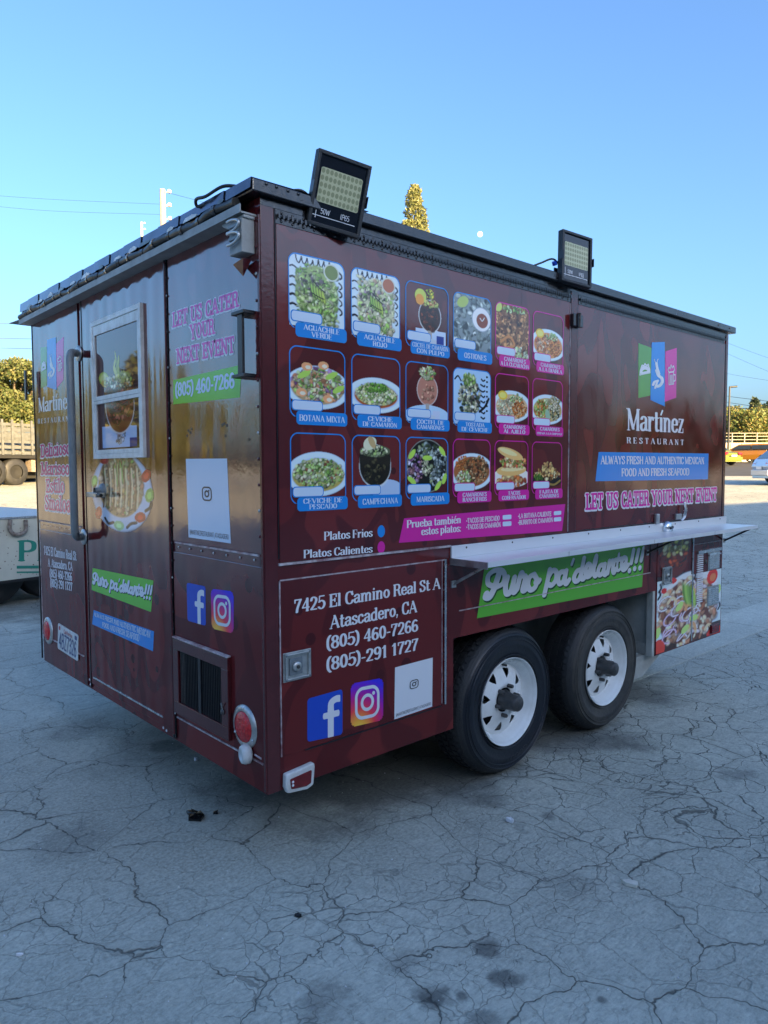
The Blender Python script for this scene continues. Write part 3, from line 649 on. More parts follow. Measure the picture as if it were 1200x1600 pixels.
NAMES = [['AGUACHILE', 'VERDE'], ['AGUACHILE', 'ROJO'], ['COCTEL DE CAMAR\u00d3N', 'CON PULPO'], ['OSTIONES'], ['CAMARONES', 'A LA CUCARACHA'], ['CAMARONES', 'A LA DIABLA'],
         ['BOTANA MIXTA'], ['CEVICHE', 'DE CAMAR\u00d3N'], ['COCTEL DE', 'CAMARONES'], ['TOSTADA', 'DE CEVICHE'], ['CAMARONES', 'AL AJILLO'], ['CAMARONES', 'CREMA A LA CHIPOTLE'],
         ['CEVICHE DE', 'PESCADO'], ['CAMPECHANA'], ['MARISCADA'], ['CAMARONES', 'RANCHEROS'], ['TACOS', 'GOBERNADOR'], ['FAJITA DE', 'CAMARONES']]
PINKS = {4, 5, 10, 11, 15, 16, 17}
for r in range(3):
    for c in range(6):
        k = r*6+c; q = item_quad(c, r); qm = quadmap(q); mm = M_PINK if k in PINKS else M_BLUE
        fl = Flat(SIDE)
        ring = lambda X, Y: np.maximum(np.maximum(np.abs(rrect(X, Y, .012, .955, .09, .995, .13, 1.09)+.006)-.0085, .10-Y), -(1.0-X)*0-1)
        fl.field(ring, q, D1+E1*2, mm, 90, 98, .03)
        root = fl.build('menu_picture', T)
        cv = food(k, 96, 110, k); cv.a[rrect(cv.X, cv.Y, .0, 1., -.3, 1., .14, 1.)> 0] = 0
        fq = [qm(.025, .13), qm(.945, .13), qm(.945, .985), qm(.025, .985)]
        cv.c = np.clip(cv.c*1.22, 0, .92); cv.mesh('food_print', SIDE, fq, D1+E1, root)
        fl = Flat(SIDE)
        fl.field(lambda X, Y: rrect(X, Y, .115, .985, .0, .175, .055, 1.09), q, D1+E1*3, mm, 90, 98, .02)
        ls = NAMES[k]
        for i, t in enumerate(ls):
            wd = min(.80, .066*len(t)+.02) if len(ls) > 1 else min(.78, .07*len(t))
            hh = .062 if len(ls) > 1 else .078; y = (.020+.076*(1-i)) if len(ls) > 1 else .048
            if k == 11 and i == 1: hh = .035; y = .03
            cx = .55; fl.text(t, qm(cx-wd/2, y), qm(cx+wd/2, y), qm(cx-wd/2, y+hh), D1+E1*4.2, M_PALE, 'didone', 16)
        fl.build('name_banner', root)
        fl = Flat(SIDE)
        fl.field(lambda X, Y: rrect(X, Y, .04, .56, .178, .315, .05, 1.09), q, D1+E1*2.6, mm, 70, 76, .0)
        fl.field(lambda X, Y: rrect(X, Y, .055, .545, .19, .303, .042, 1.09), q, D1+E1*3.6, M_PALE, 70, 76, .0)
        fl.build('price_box', root)

def txt(fl, t, fn, bl, br, tl, d, mm, style, res=24, **k): return fl.text(t, fn(*bl), fn(*br), fn(*tl), d, mm, style, res, **k)
# legend and pink list
fl = Flat(SIDE); d = D1+E1
txt(fl, 'Platos Frios', S, (504.8, 844), (580.8, 838), (504.8, 831.2), d, M_LETTER, 'didone', 30)
txt(fl, 'Platos Calientes', S, (472.8, 872), (580.8, 862.8), (472.8, 859.5), d, M_LETTER, 'didone', 30)
fl.build('menu_legend_lettering', T)
for (px, py), mm in (((594.4, 830), M_BLUE), ((594.4, 855), M_PINK)):
    a, b = S(px, py); fl = Flat(SIDE); fl.poly([(a+.0195*math.cos(t), b+.0235*math.sin(t)) for t in np.linspace(0, 2*math.pi, 33)[:-1]], d, mm); fl.build('legend_dot', T)
fl = Flat(SIDE); fl.poly([(.623, 1.166), (1.748, 1.146), (1.773, 1.280), (.652, 1.262)], d, M_PINK)
pb = fl.build('pink_list_banner', T); fl = Flat(SIDE); d2 = d+E1
txt(fl, 'Prueba tambi\u00e9n', S, (634, 824.8), (719, 816.8), (634, 813.2), d2, M_LETTER, 'didone', 26)
txt(fl, 'estos platos:', S, (656.8, 836), (719.2, 830.2), (656.8, 824.5), d2, M_LETTER, 'didone', 26)
for t, bl, br, tl in (('\u2022TACOS DE PESCADO', (727.2, 817.4), (779.2, 812.8), (727.2, 810)), ('\u2022TACOS DE CAMAR\u00d3N', (727.2, 827.2), (781, 822.8), (727.2, 819.9)),
                      ('\u2022LA BOTANA CALIENTE', (808, 810), (860, 805.8), (808, 803)), ('\u2022BURRITO DE CAMAR\u00d3N', (808, 820), (862.5, 815.2), (808, 813))):
    txt(fl, t, S, bl, br, tl, d2, M_LETTER, 'roman', 18)
for x0_, y0_, x1_, y1_ in ((784, 805, 797.6, 812), (784, 815.2, 797.6, 822.4), (864, 799, 875.4, 805), (864, 808.6, 875.4, 815)):
    q = [S(x0_, y1_), S(x1_, y1_-1), S(x1_, y0_-1), S(x0_, y0_)]
    fl.field(lambda X, Y: rrect(X, Y, 0., 1., 0., 1., .16), q, d2, M_PALE, 24, 24)
fl.build('list_lettering', pb)

# serving hatch graphics
def flags(fl, fn, g, b, p, d):
    for pts, mm, k in ((g, M_FLAGG, 0), (p, M_PINK, 0), (b, M_BLUE, 1)): fl.poly([fn(*t) for t in pts], d+k*E1, mm)
def strokes(fl, fn_q, items, d, mm, res=70):
    def F(X, Y):
        f = np.full(X.shape, 1e3)
        for pts, rx, ry, sm in items: f = np.minimum(f, seg_field(X, Y, catmull(pts, 6) if sm else pts, rx, ry))
        return f
    fl.field(F, fn_q, d, mm, res, res, .02)
TACO = [([(.06, .25), (.12, .62), (.35, .85), (.65, .85), (.9, .6), (.95, .25)], .035, .035, 1), ([(.06, .25), (.95, .25)], .035, .03, 0), ([(.15, .45), (.3, .62), (.5, .68), (.7, .6), (.85, .42)], .09, .13, 1), ([(.3, .35), (.7, .35)], .18, .07, 0), ([(.15, .7), (.25, .9), (.4, .8), (.5, .98), (.62, .82), (.8, .88), (.86, .66)], .03, .03, 1)]
SHRIMP = [([(.42, .62), (.55, .45), (.8, .35), (.85, .22), (.7, .1), (.5, .06)], .12, .05, 1), ([(.40, .86), (.46, .70), (.60, .50)], .10, .05, 1), ([(.5, .26), (.25, .22), (.15, .12)], .10, .035, 1), ([(.5, .26), (.35, .08), (.3, .0)], .08, .03, 1), ([(.42, .84), (.25, .97), (.3, 1.05)], .02, .012, 1), ([(.45, .86), (.5, 1.0), (.75, 1.06)], .02, .012, 1)]
MUG = [([(.2, .05), (.2, .65), (.75, .65), (.75, .05), (.2, .05)], .035, .03, 0), ([(.36, .12), (.36, .5)], .035, .03, 0), ([(.48, .12), (.48, .5)], .035, .03, 0), ([(.60, .12), (.60, .5)], .035, .03, 0), ([(.75, .5), (.95, .5), (.95, .2), (.75, .18)], .035, .03, 0), ([(.2, .65), (.1, .78), (.25, .9), (.35, .82), (.45, 1.), (.6, .86), (.75, .95), (.85, .75), (.72, .66)], .035, .03, 1)]
fl = Flat(SIDE); d = D1+E1
flags(fl, S, [(996.3, 622.1), (1014.9, 618), (1016.9, 543.8), (996.3, 536.1)], [(1014.9, 625.1), (1037.4, 635.2), (1037.4, 534.6), (1017, 535)], [(1037.5, 628), (1055.3, 621.4), (1056.4, 543.8), (1038.5, 549.2)], d)
lg = fl.build('restaurant_emblem', T)
fl = Flat(SIDE); d2 = d+E1*2.2
strokes(fl, [S(997, 592), S(1015, 588), S(1015, 566), S(997, 569)], TACO, d2, M_LETTER)
strokes(fl, [S(1016, 607), S(1036, 606), S(1036, 562), S(1016, 562)], SHRIMP, d2, M_LETTER)
strokes(fl, [S(1041, 603), S(1054, 601), S(1054, 570), S(1041, 571)], MUG, d2, M_LETTER)
fl.build('emblem_icons', lg)
fl = Flat(SIDE)
txt(fl, 'Mart\u00ednez', S, (978, 671.7), (1067.4, 676), (978, 638.3), d, M_LETTER, 'didone', 40)
txt(fl, 'RESTAURANT', S, (978, 692.5), (1067.4, 695.4), (978, 683.3), d, M_LETTER, 'didone', 22, track=.38)
fl.build('restaurant_lettering', T)
fl = Flat(SIDE); fl.poly([(2.048, 1.391), (3.396, 1.385), (3.396, 1.553), (2.075, 1.545)], d, M_BLUE); pb = fl.build('blue_slogan_banner', T)
fl = Flat(SIDE); d2 = d+E1
txt(fl, 'ALWAYS FRESH AND AUTHENTIC MEXICAN', S, (937.2, 724.9), (1099, 724.9), (937.2, 712.6), d2, M_LETTER, 'caps', 24)
txt(fl, 'FOOD AND FRESH SEAFOOD', S, (969.6, 743.9), (1075.7, 742.2), (969.6, 732.3), d2, M_LETTER, 'caps', 24)
fl.build('slogan_lettering', pb)
def outlined(fl, t, fn, bl, br, tl, d, tr=None, res=26, fill=None, out=.06, track=.06):
    trq = fn(*tr) if tr else None
    fl.text(t, fn(*bl), fn(*br), fn(*tl), d, M_LETTER, 'slab', res, off=out, tr=trq, dx=-.03, dy=-.06, track=track)
    fl.text(t, fn(*bl), fn(*br), fn(*tl), d+E1*.4, M_LETTER, 'slab', res, off=out, tr=trq, track=track)
    fl.text(t, fn(*bl), fn(*br), fn(*tl), d+E1, fill or M_PINK, 'slab', res, tr=trq, track=track)
fl = Flat(SIDE); outlined(fl, 'LET US CATER YOUR NEXT EVENT', S, (914.2, 795.3), (1118.8, 781.1), (914.2, 772.4), d, (1118.8, 762.5), 26, out=.06, track=.07); fl.build('catering_lettering', T)

# lower rear compartment door with its address
m = MB(); m.rect(SIDE, .060, .872, .452, 1.072, 0, D1, M_SIDE); cd = m.build('compartment_door', T, .0015)
m = MB(); m.rect(SIDE, .0555, .0595, .452, 1.072, 0, .0052, M_CHIP); m.rect(SIDE, .060, .90, 1.0725, 1.0765, 0, .0052, M_CHIP); m.rect(SIDE, .873, .8755, .46, 1.07, 0, .0045, M_CHIP); m.rect(SIDE, .16, .872, .4475, .4515, 0, .0046, M_INK); m.build('door_edge', cd)
m = MB(); m.tube([(.892, -.006, .455), (.892, -.006, 1.078)], .0055, M_ALU, 8)
for i in range(7):
    z = .49+i*.092
    for x in (.880, .906): m.dome((x, -.001, z), (0, -1, 0), .006, M_FRAME)
m.build('piano_hinge', cd)
fl = Flat(SIDE); d = D1+E1
for t, bl, br, tl, trr in (('7425 El Camino Real St A', (458, 957.5), (687, 919), (458, 937.5), (687, 903)), ('Atascadero, CA', (514.3, 982.3), (650.4, 955.5), (514.3, 962.8), (650.4, 938)),
                      ('(805) 460-7266', (508.2, 1014.5), (652.2, 985), (508.2, 995.5), (652.2, 967.5)), ('(805)-291 1727', (508.2, 1048), (652.2, 1014.6), (508.2, 1028.6), (652.2, 997.2))):
    txt(fl, t, S, bl, br, tl, d, M_LETTER, 'roman', 34, tr=S(*trr))
fl.build('address_lettering', cd)
IG = [(90, 30, 190), (200, 30, 140), (240, 70, 60), (250, 190, 60)]
def insta(fr, q, d, parent):
    cv = Canvas(40, 40, 5); t = np.clip(np.hypot((cv.X-.25)/1.15, (cv.Y+.1)/1.15), 0, 1)
    stops = [(0, (255, 222, 90)), (.18, (253, 180, 60)), (.42, (245, 60, 70)), (.62, (205, 30, 130)), (.82, (130, 25, 190)), (1, (60, 40, 220))]
    for ch in range(3): cv.c[..., ch] = np.interp(t, [s[0] for s in stops], [lin(s[1])[ch] for s in stops])
    cv.a[:] = 1; cv.a[rrect(cv.X, cv.Y, 0, 1, 0, 1, .2) > .0] = 0
    o = cv.mesh('camera_app_logo', fr, q, d, parent)
    fl = Flat(fr)
    fl.field(lambda X, Y: np.abs(rrect(X, Y, .16, .84, .16, .84, .2))-.038, q, d+E1, M_LETTER, 60, 60)
    fl.field(lambda X, Y: np.abs(np.hypot(X-.5, Y-.5)-.165)-.038, q, d+E1, M_LETTER, 60, 60)
    fl.field(lambda X, Y: np.hypot(X-.69, Y-.69)-.045, q, d+E1*1.5, M_LETTER, 60, 60)
    fl.build('camera_outline', o); return o
def fbook(fr, q, d, parent):
    fl = Flat(fr); fl.field(lambda X, Y: rrect(X, Y, 0, 1, 0, 1, .08), q, d, M_FB, 40, 40); o = fl.build('letter_app_logo', parent); fl = Flat(fr)
    def f(X, Y):
        st = seg_field(X, Y, [(.655, -.02), (.655, .62)], .085, .01); cur = seg_field(X, Y, catmull([(.655, .6), (.67, .76), (.80, .82), (.93, .81)], 8), .085, .075)
        bar = seg_field(X, Y, [(.46, .50), (.88, .50)], .03, .07); return np.maximum(np.minimum(np.minimum(st, cur), bar), np.maximum(-Y, X-.93))
    fl.field(f, q, d+E1, M_LETTER, 60, 60); fl.build('letter', o); return o
def sticker(fr, fn, q, d, parent, text_px):
    qq = [fn(*p) for p in q]; fl = Flat(fr); fl.poly(qq, d, M_PALE if fr is REAR else M_LETTER); o = fl.build('account_sticker', parent); fl = Flat(fr)
    qm = quadmap(qq); c = [qm(.38, .48), qm(.62, .48), qm(.62, .66), qm(.38, .66)]
    fl.field(lambda X, Y: np.abs(rrect(X, Y, .06, .94, .06, .94, .26))-.05, c, d+E1, M_INK, 36, 36); fl.field(lambda X, Y: np.abs(np.hypot(X-.5, Y-.5)-.19)-.055, c, d+E1, M_INK, 36, 36); fl.field(lambda X, Y: np.hypot(X-.72, Y-.72)-.06, c, d+E1*1.3, M_INK, 36, 36)
    fl.text('@MARTINEZRESTAURANT_ATASCADERO', qm(.04, .045), qm(.96, .045), qm(.04, .100), d+E1, M_INK, 'thin', 18)
    fl.build('account_name', o)
fbook(SIDE, [S(479, 1159), S(533.9, 1147), S(533.9, 1076), S(479, 1091.5)], d, T)
insta(SIDE, [S(546.8, 1136), S(597.5, 1124.5), S(597.5, 1058.5), S(546.8, 1068)], d, T)
sticker(SIDE, S, [(614.9, 1123.6), (674, 1103.5), (674.9, 1027), (616, 1042.6)], d, T, None)
def paddle(x0, x1, z0, z1, par, fr=SIDE):
    O, U, V, N = fr; m = MB(); cx, cz = (x0+x1)/2, (z0+z1)/2
    m.rect(fr, x0, x1, z0, z1, D1, D1+.004, M_ZINC)
    m.rect(fr, x0+.008, x1-.008, z1-.012, z1-.006, D1+.004, D1+.011, M_ZINC); m.rect(fr, x0+.008, x1-.008, z0+.006, z0+.012, D1+.004, D1+.011, M_ZINC)
    m.rect(fr, x0+.006, x0+.014, z0+.012, z1-.012, D1+.004, D1+.011, M_ZINC); m.rect(fr, x1-.016, x1-.006, z0+.012, z1-.012, D1+.004, D1+.011, M_ZINC)
    m.rect(fr, x0+.024, x1-.04, z0+.022, z1-.022, D1+.0045, D1+.008, M_STEEL)
    m.lathe([(.018, 0), (.018, .008), (.012, .012), (.0001, .012)], O+U*(cx-.008)+V*cz+N*(D1+.008), N, M_ZINC, 16)
    m.lathe([(.007, 0), (.007, .004), (.0001, .004)], O+U*(cx-.008)+V*cz+N*(D1+.0202), N, M_HUB, 10)
    for dx in (x0+.01, x1-.01):
        for dz in (z0+.009, z1-.009): m.dome(O+U*dx+V*dz+N*(D1+.011), N, .005, M_STEEL)
    return m.build('paddle_latch', par, .0015)
paddle(.066, .186, .714, .818, cd)
a, b = S(463, 1211)
m = MB(); m.lathe([(.0001, 0)], (0, 0, 0), (0, 0, 1), M_WHITE)
m = MB(); m.prism(SIDE, [(.062, .392), (.185, .402), (.188, .386), (.182, .322), (.155, .312), (.07, .322), (.060, .345)], 0, .024, M_WHITE); ml = m.build('marker_lamp', T, .006, 3)
m = MB(); m.prism(SIDE, [(.078, .372), (.170, .380), (.166, .334), (.145, .328), (.082, .336)], .02, .030, M_DKRED)
for z in (.350, .362): m.dome((.086, -.0305, z), (0, -1, 0), .005, M_LETTER)
m.build('red_lens', ml, .003)

# skirt: green banner, silver line
m = MB(); m.rect(SIDE, .985, 2.66, .842, .846, 0, .0042, M_CHIP); m.rect(SIDE, 2.655, 2.659, .846, 1.04, 0, .0035, M_INK); m.build('skirt_trim', T)
BQ = [(1.103, .794), (2.568, .770), (2.590, 1.045), (1.160, 1.050)]
Zc = lambda X, Y: S(730+X/4.138, 850+Y/4.138)
def inv_quad(q, p):
    u = v = .5
    for _ in range(12):
        f = np.array(quadmap(q)(u, v))-p; e = 1e-4
        J = np.array([(np.array(quadmap(q)(u+e, v))-p-f)/e, (np.array(quadmap(q)(u, v+e))-p-f)/e]).T
        dlt = np.linalg.solve(J, -f); u += dlt[0]; v += dlt[1]
    return (u, v)
SCR = [[(206, 182), (190, 232), (168, 295), (142, 342), (118, 342), (122, 322)], [(160, 272), (132, 254), (134, 204), (172, 172), (220, 170), (240, 204), (228, 254), (192, 276)],
 [(258, 215), (245, 270), (250, 318), (272, 315), (290, 270), (303, 215)], [(303, 215), (290, 285), (300, 312), (320, 290)], [(320, 290), (340, 205), (350, 186), (357, 203), (374, 212), (366, 250), (356, 292), (364, 302), (384, 285)],
 [(430, 196), (400, 215), (390, 265), (406, 296), (435, 280), (448, 235), (430, 196)], [(440, 246), (453, 248), (464, 234)],
 [(531, 165), (516, 240), (501, 305), (496, 328)], [(522, 212), (548, 172), (573, 180), (570, 230), (545, 265), (524, 262)],
 [(628, 178), (600, 184), (585, 225), (595, 256), (618, 240), (632, 195)], [(638, 172), (628, 236), (638, 256), (656, 232)], [(684, 100), (673, 132)],
 [(735, 165), (706, 176), (688, 215), (697, 240), (720, 228), (738, 175)], [(753, 92), (739, 165), (735, 215), (748, 226), (766, 200)],
 [(766, 196), (789, 170), (794, 138), (776, 132), (763, 170), (768, 208), (790, 205), (808, 180)], [(808, 180), (829, 112), (832, 78), (821, 118), (815, 182), (825, 206), (842, 186)],
 [(878, 134), (856, 141), (843, 180), (853, 200), (871, 188), (884, 150)], [(888, 130), (879, 182), (890, 198), (904, 176)], [(917, 110), (905, 188)], [(909, 162), (930, 112), (945, 117), (938, 165), (946, 185), (960, 160)],
 [(979, 64), (968, 130), (969, 170), (984, 164), (998, 140)], [(954, 104), (1002, 94)], [(1000, 145), (1021, 124), (1024, 94), (1008, 90), (995, 125), (1002, 163), (1020, 160), (1038, 135)],
 [(1073, 40), (1058, 122)], [(1106, 38), (1090, 112)], [(1138, 30), (1122, 105)]]
SCRN = [[inv_quad(BQ, np.array(Zc(*p))) for p in s] for s in SCR]
DOTS = [inv_quad(BQ, np.array(Zc(*p))) for p in ((1046, 172), (1080, 159), (1114, 154))]
def script(fr, q, d, parent, mg):
    fl = Flat(fr); fl.poly(q, d, mg); o = fl.build('green_slogan_banner', parent); fl = Flat(fr)
    def F(X, Y):
        f = np.full(X.shape, 1e3)
        for i, s in enumerate(SCRN):
            k = 1.15 if i == 0 else .9 if i == 1 else (.62 if i in (11, 20) else 1.)
            f = np.minimum(f, seg_field(X, Y, catmull(s, 6) if len(s) > 2 else s, (.0126)*k, .050*k))
        for (u, v) in DOTS: f = np.minimum(f, (np.hypot((X-u)/.0135, (Y-v)/.056)-1)*.0135)
        return f
    fl.field(lambda X, Y: F(X-.006, Y+.035), q, d+E1, M_DGREEN, 330, 80, -.002)
    fl.field(F, q, d+E1*2, M_LETTER, 330, 80, -.002)
    fl.build('script_lettering', o)
script(SIDE, BQ, .0012, T, M_GREEN)
# front lower compartment with the big seafood print
m = MB(); m.rect(SIDE, 2.742, 3.19, .338, 1.05, 0, .003, M_SIDE); m.rect(SIDE, 3.215, 3.640, .338, 1.05, 0, .003, M_SIDE); fd = m.build('front_compartment_door', T, .001)
cv = Canvas(110, 150, 77)
cv.rect(0, 1, .0, .66, (190, 205, 222)); cv.rect(.02, 1., .0, .12, (60, 34, 26)); cv.rect(.0, .5, .62, .66, (46, 16, 18))
cv.ell(.24, .90, .24, .16, (70, 26, 16)); cv.ell(.24, .78, .21, .15, (96, 30, 18)); cv.dabs(.24, .84, .2, .12, [(130, 50, 24), (90, 30, 16), (170, 70, 30)], 30, .045); cv.dabs(.24, .90, .18, .09, [(210, 196, 90), (170, 170, 70), (226, 214, 160), (120, 110, 40)], 36, .05)
cv.ell(.5, .34, .49, .32, (214, 224, 236)); cv.ell(.48, .30, .47, .30, (96, 50, 36))
cv.dabs(.46, .29, .46, .30, SHR+SHR+[(226, 206, 180), (236, 220, 200), (150, 90, 60), (120, 60, 44), (240, 200, 160), (206, 190, 196)], 150, .066, 2.4, (40, 16, 12))
for k in range(15):
    x, y, r_ = cv.r.uniform(.05, .62), cv.r.uniform(.10, .52), cv.r.uniform(.06, .10); a_ = cv.r.uniform(0, 3)
    pts = [(x+r_*math.cos(t)*1.1, y+r_*.62*math.sin(t+a_)) for t in np.linspace(0, cv.r.uniform(3.6, 5.6), 9)]
    cv.line(pts, .016, (110, 60, 84)); cv.line(pts, .011, [(206, 180, 200), (232, 220, 226), (214, 196, 206)][k % 3])
for k in range(9): cv.line([(x := cv.r.uniform(.1, .9), y := cv.r.uniform(.06, .5)), (x+.05, y+.035), (x+.10, y+.01), (x+.11, y-.03)], .024, [(226, 150, 100), (236, 186, 146)][k % 2])
for k in range(5): cv.ell(.40+k*.035, .46-.01*k, .035, .13, [(90, 130, 50), (150, 184, 80), (120, 160, 70)][k % 3], .2, .4)
for x, y, r_ in ((.33, .36, .8), (.55, .22, 0), (.42, .14, .6), (.02, .18, 1.2), (.95, .42, 1.3)): cv.ell(x, y, .07, .03, (176, 206, 110), r_)
cv.ell(.84, .56, .09, .075, (206, 40, 26), -.6); cv.ell(.85, .55, .05, .04, (240, 110, 60), -.6); cv.ell(.23, .60, .05, .025, (200, 40, 30)); cv.ell(.10, .53, .04, .025, (196, 36, 28)); cv.ell(.03, .04, .10, .08, (214, 60, 44)); cv.ell(.92, .02, .16, .05, (190, 40, 30))
for x, y in ((.05, .56), (.04, .50), (.55, .60), (.94, .32), (.97, .26)): cv.line([(x-.02, y-.03), (x+.01, y), (x, y+.03)], .016, (20, 20, 24))
cv.a[(cv.Y > .62) & (cv.X > .5)] = 0; cv.a[(cv.Y > .66) & ((np.abs(cv.X-.24) > .25))] = 0
cv.c = np.clip(cv.c*1.5, 0, .9); cv.mesh('seafood_print', SIDE, [(2.744, .340), (3.640, .340), (3.640, 1.048), (2.744, 1.048)], .003+E1, fd)
paddle(2.80, 2.915, .752, .86, fd)
m = MB()
m.tube([(3.203, -.006, .35), (3.203, -.006, 1.05)], .006, M_ALU, 8); m.build('piano_hinge', fd)
m = MB()
for i in range(24): m.rect(SIDE, 3.262, 3.345, .585+i*.0135, .5925+i*.0135, .004, .010, M_LETTER)
m.build('slotted_vent', fd)
for z0_, z1_ in ((.79, .90), (.55, .66)):
    m = MB(); m.rect(SIDE, 3.425, 3.60, z0_-.008, z1_+.012, .0038, .006, M_ZINC)
    for i in range(9): m.rect(SIDE, 3.435, 3.59, z0_+(z1_-z0_)*i/9, z0_+(z1_-z0_)*(i+.55)/9, .006, .011, M_ALU)
    m.build('louvre_vent', fd)
m = MB(); m.rect(SIDE, 3.255, 3.60, .9065, .925, .0035, .02, M_ALU); m.rect(SIDE, 3.42, 3.60, .9305-.05, .9305-.043, .0062, .018, M_ALU); m.rect(SIDE, 3.2175, 3.61, .966, .971, .0035, .0055, M_CHIP); m.dome((3.39, -.004, .845), (0, -1, 0), .018, M_HUB); m.build('vent_hood', fd)
m = MB(); m.rect(SIDE, 3.49, 3.60, .352, .405, .004, .015, M_DKRED); m.rect(SIDE, 3.478, 3.612, .345, .412, .0038, .006, M_FRAME); m.build('side_marker', T, .002)

# shelf
m = MB(); sx0, sx1 = .926, 3.70
m.box(sx0, sx1-.02, -.0105, -.0025, 1.0795, 1.131, M_ALUSH)
m.box(sx0, sx1, -.205, -.0025, 1.0735, 1.079, M_ALUSH)
m.box(sx0, sx1, -.210, -.2052, 1.0575, 1.0805, M_ALUSH)
m.box(sx0-.004, sx0-.0005, -.2095, -.0025, 1.050, 1.0795, M_ZINC); m.box(sx1+.0005, sx1+.004, -.2095, -.0025, 1.050, 1.0795, M_ZINC)
for x in (1.5, 2.3, 3.04): m.box(x-.0015, x+.0015, -.2115, -.2101, 1.0585, 1.0795, M_ZINC)
for i in range(9): m.dome((1.02+i*.32, -.0107, 1.118), (0, -1, 0), .005, M_HUB)
shelf = m.build('serving_shelf', T, .0012)
for x, y in ((.948, 0), (2.62, 0), (3.68, 0)):
    m = MB(); m.tube([(x-.004, -.004, .965), (x+.002, -.19, 1.066)], .0065, M_ZINC if x < 1 else M_BLACK, 8); m.rect(SIDE, x-.016, x+.012, .95, .98, .0, .006, M_ZINC); m.build('strut', shelf)
# hatch locks
a, b = S(1038, 821)
m = MB(); m.lathe([(.0001, .03), (.030, .028), (.040, .016), (.042, 0)], (a, -.012, 1.10), (0, -1, 0), M_ALU, 20); m.tube([(a+.02, -.042, 1.105), (a-.01, -.044, 1.10)], .008, M_HUB, 8); m.build('round_lock', T)
m = MB(); a, b = S(1063, 812); m.tube([(a, -.006, 1.14), (a, -.022, 1.16), (a+.004, -.03, 1.20), (a+.006, -.02, 1.25)], [.014, .013, .011, .009], M_ALU, 10); m.rect(SIDE, a-.09, a-.02, 1.144, 1.178, .0045, .02, M_ZINC); m.build('hatch_handle', T, .003)
a, b = S(1023, 814); m = MB(); m.rect(SIDE, a-.02, a+.015, 1.13, 1.19, .0045, .026, M_ZINC); m.build('hasp', T, .005)

# floodlights on the roof edge
def floodlight(c, rot, glow, cable_dx):
    root = bpy.data.objects.new('floodlight', None); COL.objects.link(root); root.parent = T; root.location = c; root.rotation_euler = [R(a) for a in rot]; root.empty_display_size = .1
    w_, h_ = .1025, .1235; m = MB()
    m.rect(SIDE, -w_, w_, -h_, h_, -.030, -.012, M_HOUSE)
    for a0, a1, b0, b1 in ((-w_, w_, h_-.013, h_), (-w_, w_, -h_, -h_+.013), (-w_, -w_+.013, -h_+.013, h_-.013), (w_-.013, w_, -h_+.013, h_-.013)): m.rect(SIDE, a0, a1, b0, b1, -.0118, .002, M_HOUSE)
    for i in range(9): m.box(-w_+.02+i*.02, -w_+.024+i*.02, .030, .044, -h_+.02, h_-.02, M_HOUSE)
    m.build('housing', root, .003)
    m = MB(); m.rect(SIDE, -w_+.0135, w_-.0135, -h_+.0135, h_-.0135, -.0115, -.006, mat('lamp_face_glass', (.008, .010, .016), .04, ior=1.6)); m.build('front_glass', root)
    fl = Flat(SIDE); q = [(-.080, -.042), (.080, -.042), (.080, .072), (-.080, .072)]
    mA = mat('led_reflector', (.50, .52, .34), .35); mB = mat('led_dimple', (.26, .29, .17), .3)
    fl.field(lambda X, Y: rrect(X, Y, 0, 1, 0, 1, .05), q, -.0055, mA, 40, 40)
    vs = MB()
    for r in range(5):
        for k in range(10):
            cx = -.080+.16*(k+.5)/10; cz = -.042+.114*(r+.5)/5
            vs.add([(cx+.0066*math.cos(t), .0052, cz+.0085*math.sin(t)) for t in np.linspace(0, 2*math.pi, 15)[:-1]], [tuple(range(14))], mB)
    fl.mb.add(vs.v, vs.f, mB); fl.build('led_panel', root)
    fl = Flat(SIDE); fl.text('50W', (-.058, -.078), (-.022, -.078), (-.058, -.061), -.0055, M_LETTER, 'thin', 22); fl.text('IP65', (.018, -.078), (.054, -.078), (.018, -.061), -.0055, M_LETTER, 'thin', 22)
    fl.poly([(-.076, -.096), (-.0735, -.096), (-.0735, -.052), (-.076, -.052)], -.0055, M_LETTER); fl.poly([(-.086, -.088), (.078, -.088), (.078, -.0855), (-.086, -.0855)], -.0051, M_LETTER); fl.build('lamp_lettering', root)
    m = MB(); m.box(-.105, -.1035, -.012, .02, -.02, .02, M_BLACK); m.box(.1035, .105, -.012, .02, -.02, .02, M_BLACK)
    m.box(-.105, .105, .046, .052, -.09, -.05, M_BLACK); m.tube([(0, .03, -.06), (0, .075, -.075)], .014, M_BLACK, 8); m.build('bracket', root)
    m = MB(); q = [(-.06, .04, -.05), (-.13, .03, -.02), (-.19, .05, -.045), (-.24, .07, -.07)]
    m.tube([tuple(p) for p in catmull(q, 6)], .0045, M_HOSE, 6); m.tube([(-.125, .03, -.03), (-.115, .034, -.045)], .012, M_FB if glow else M_HOSE, 8); m.build('cable', root)
floodlight((.289, -.062, 2.418), (11.8, 6.3, -12.9), False, 0)
floodlight((1.765, -.062, 2.476), (-2.6, 3.6, -10.1), True, 0)

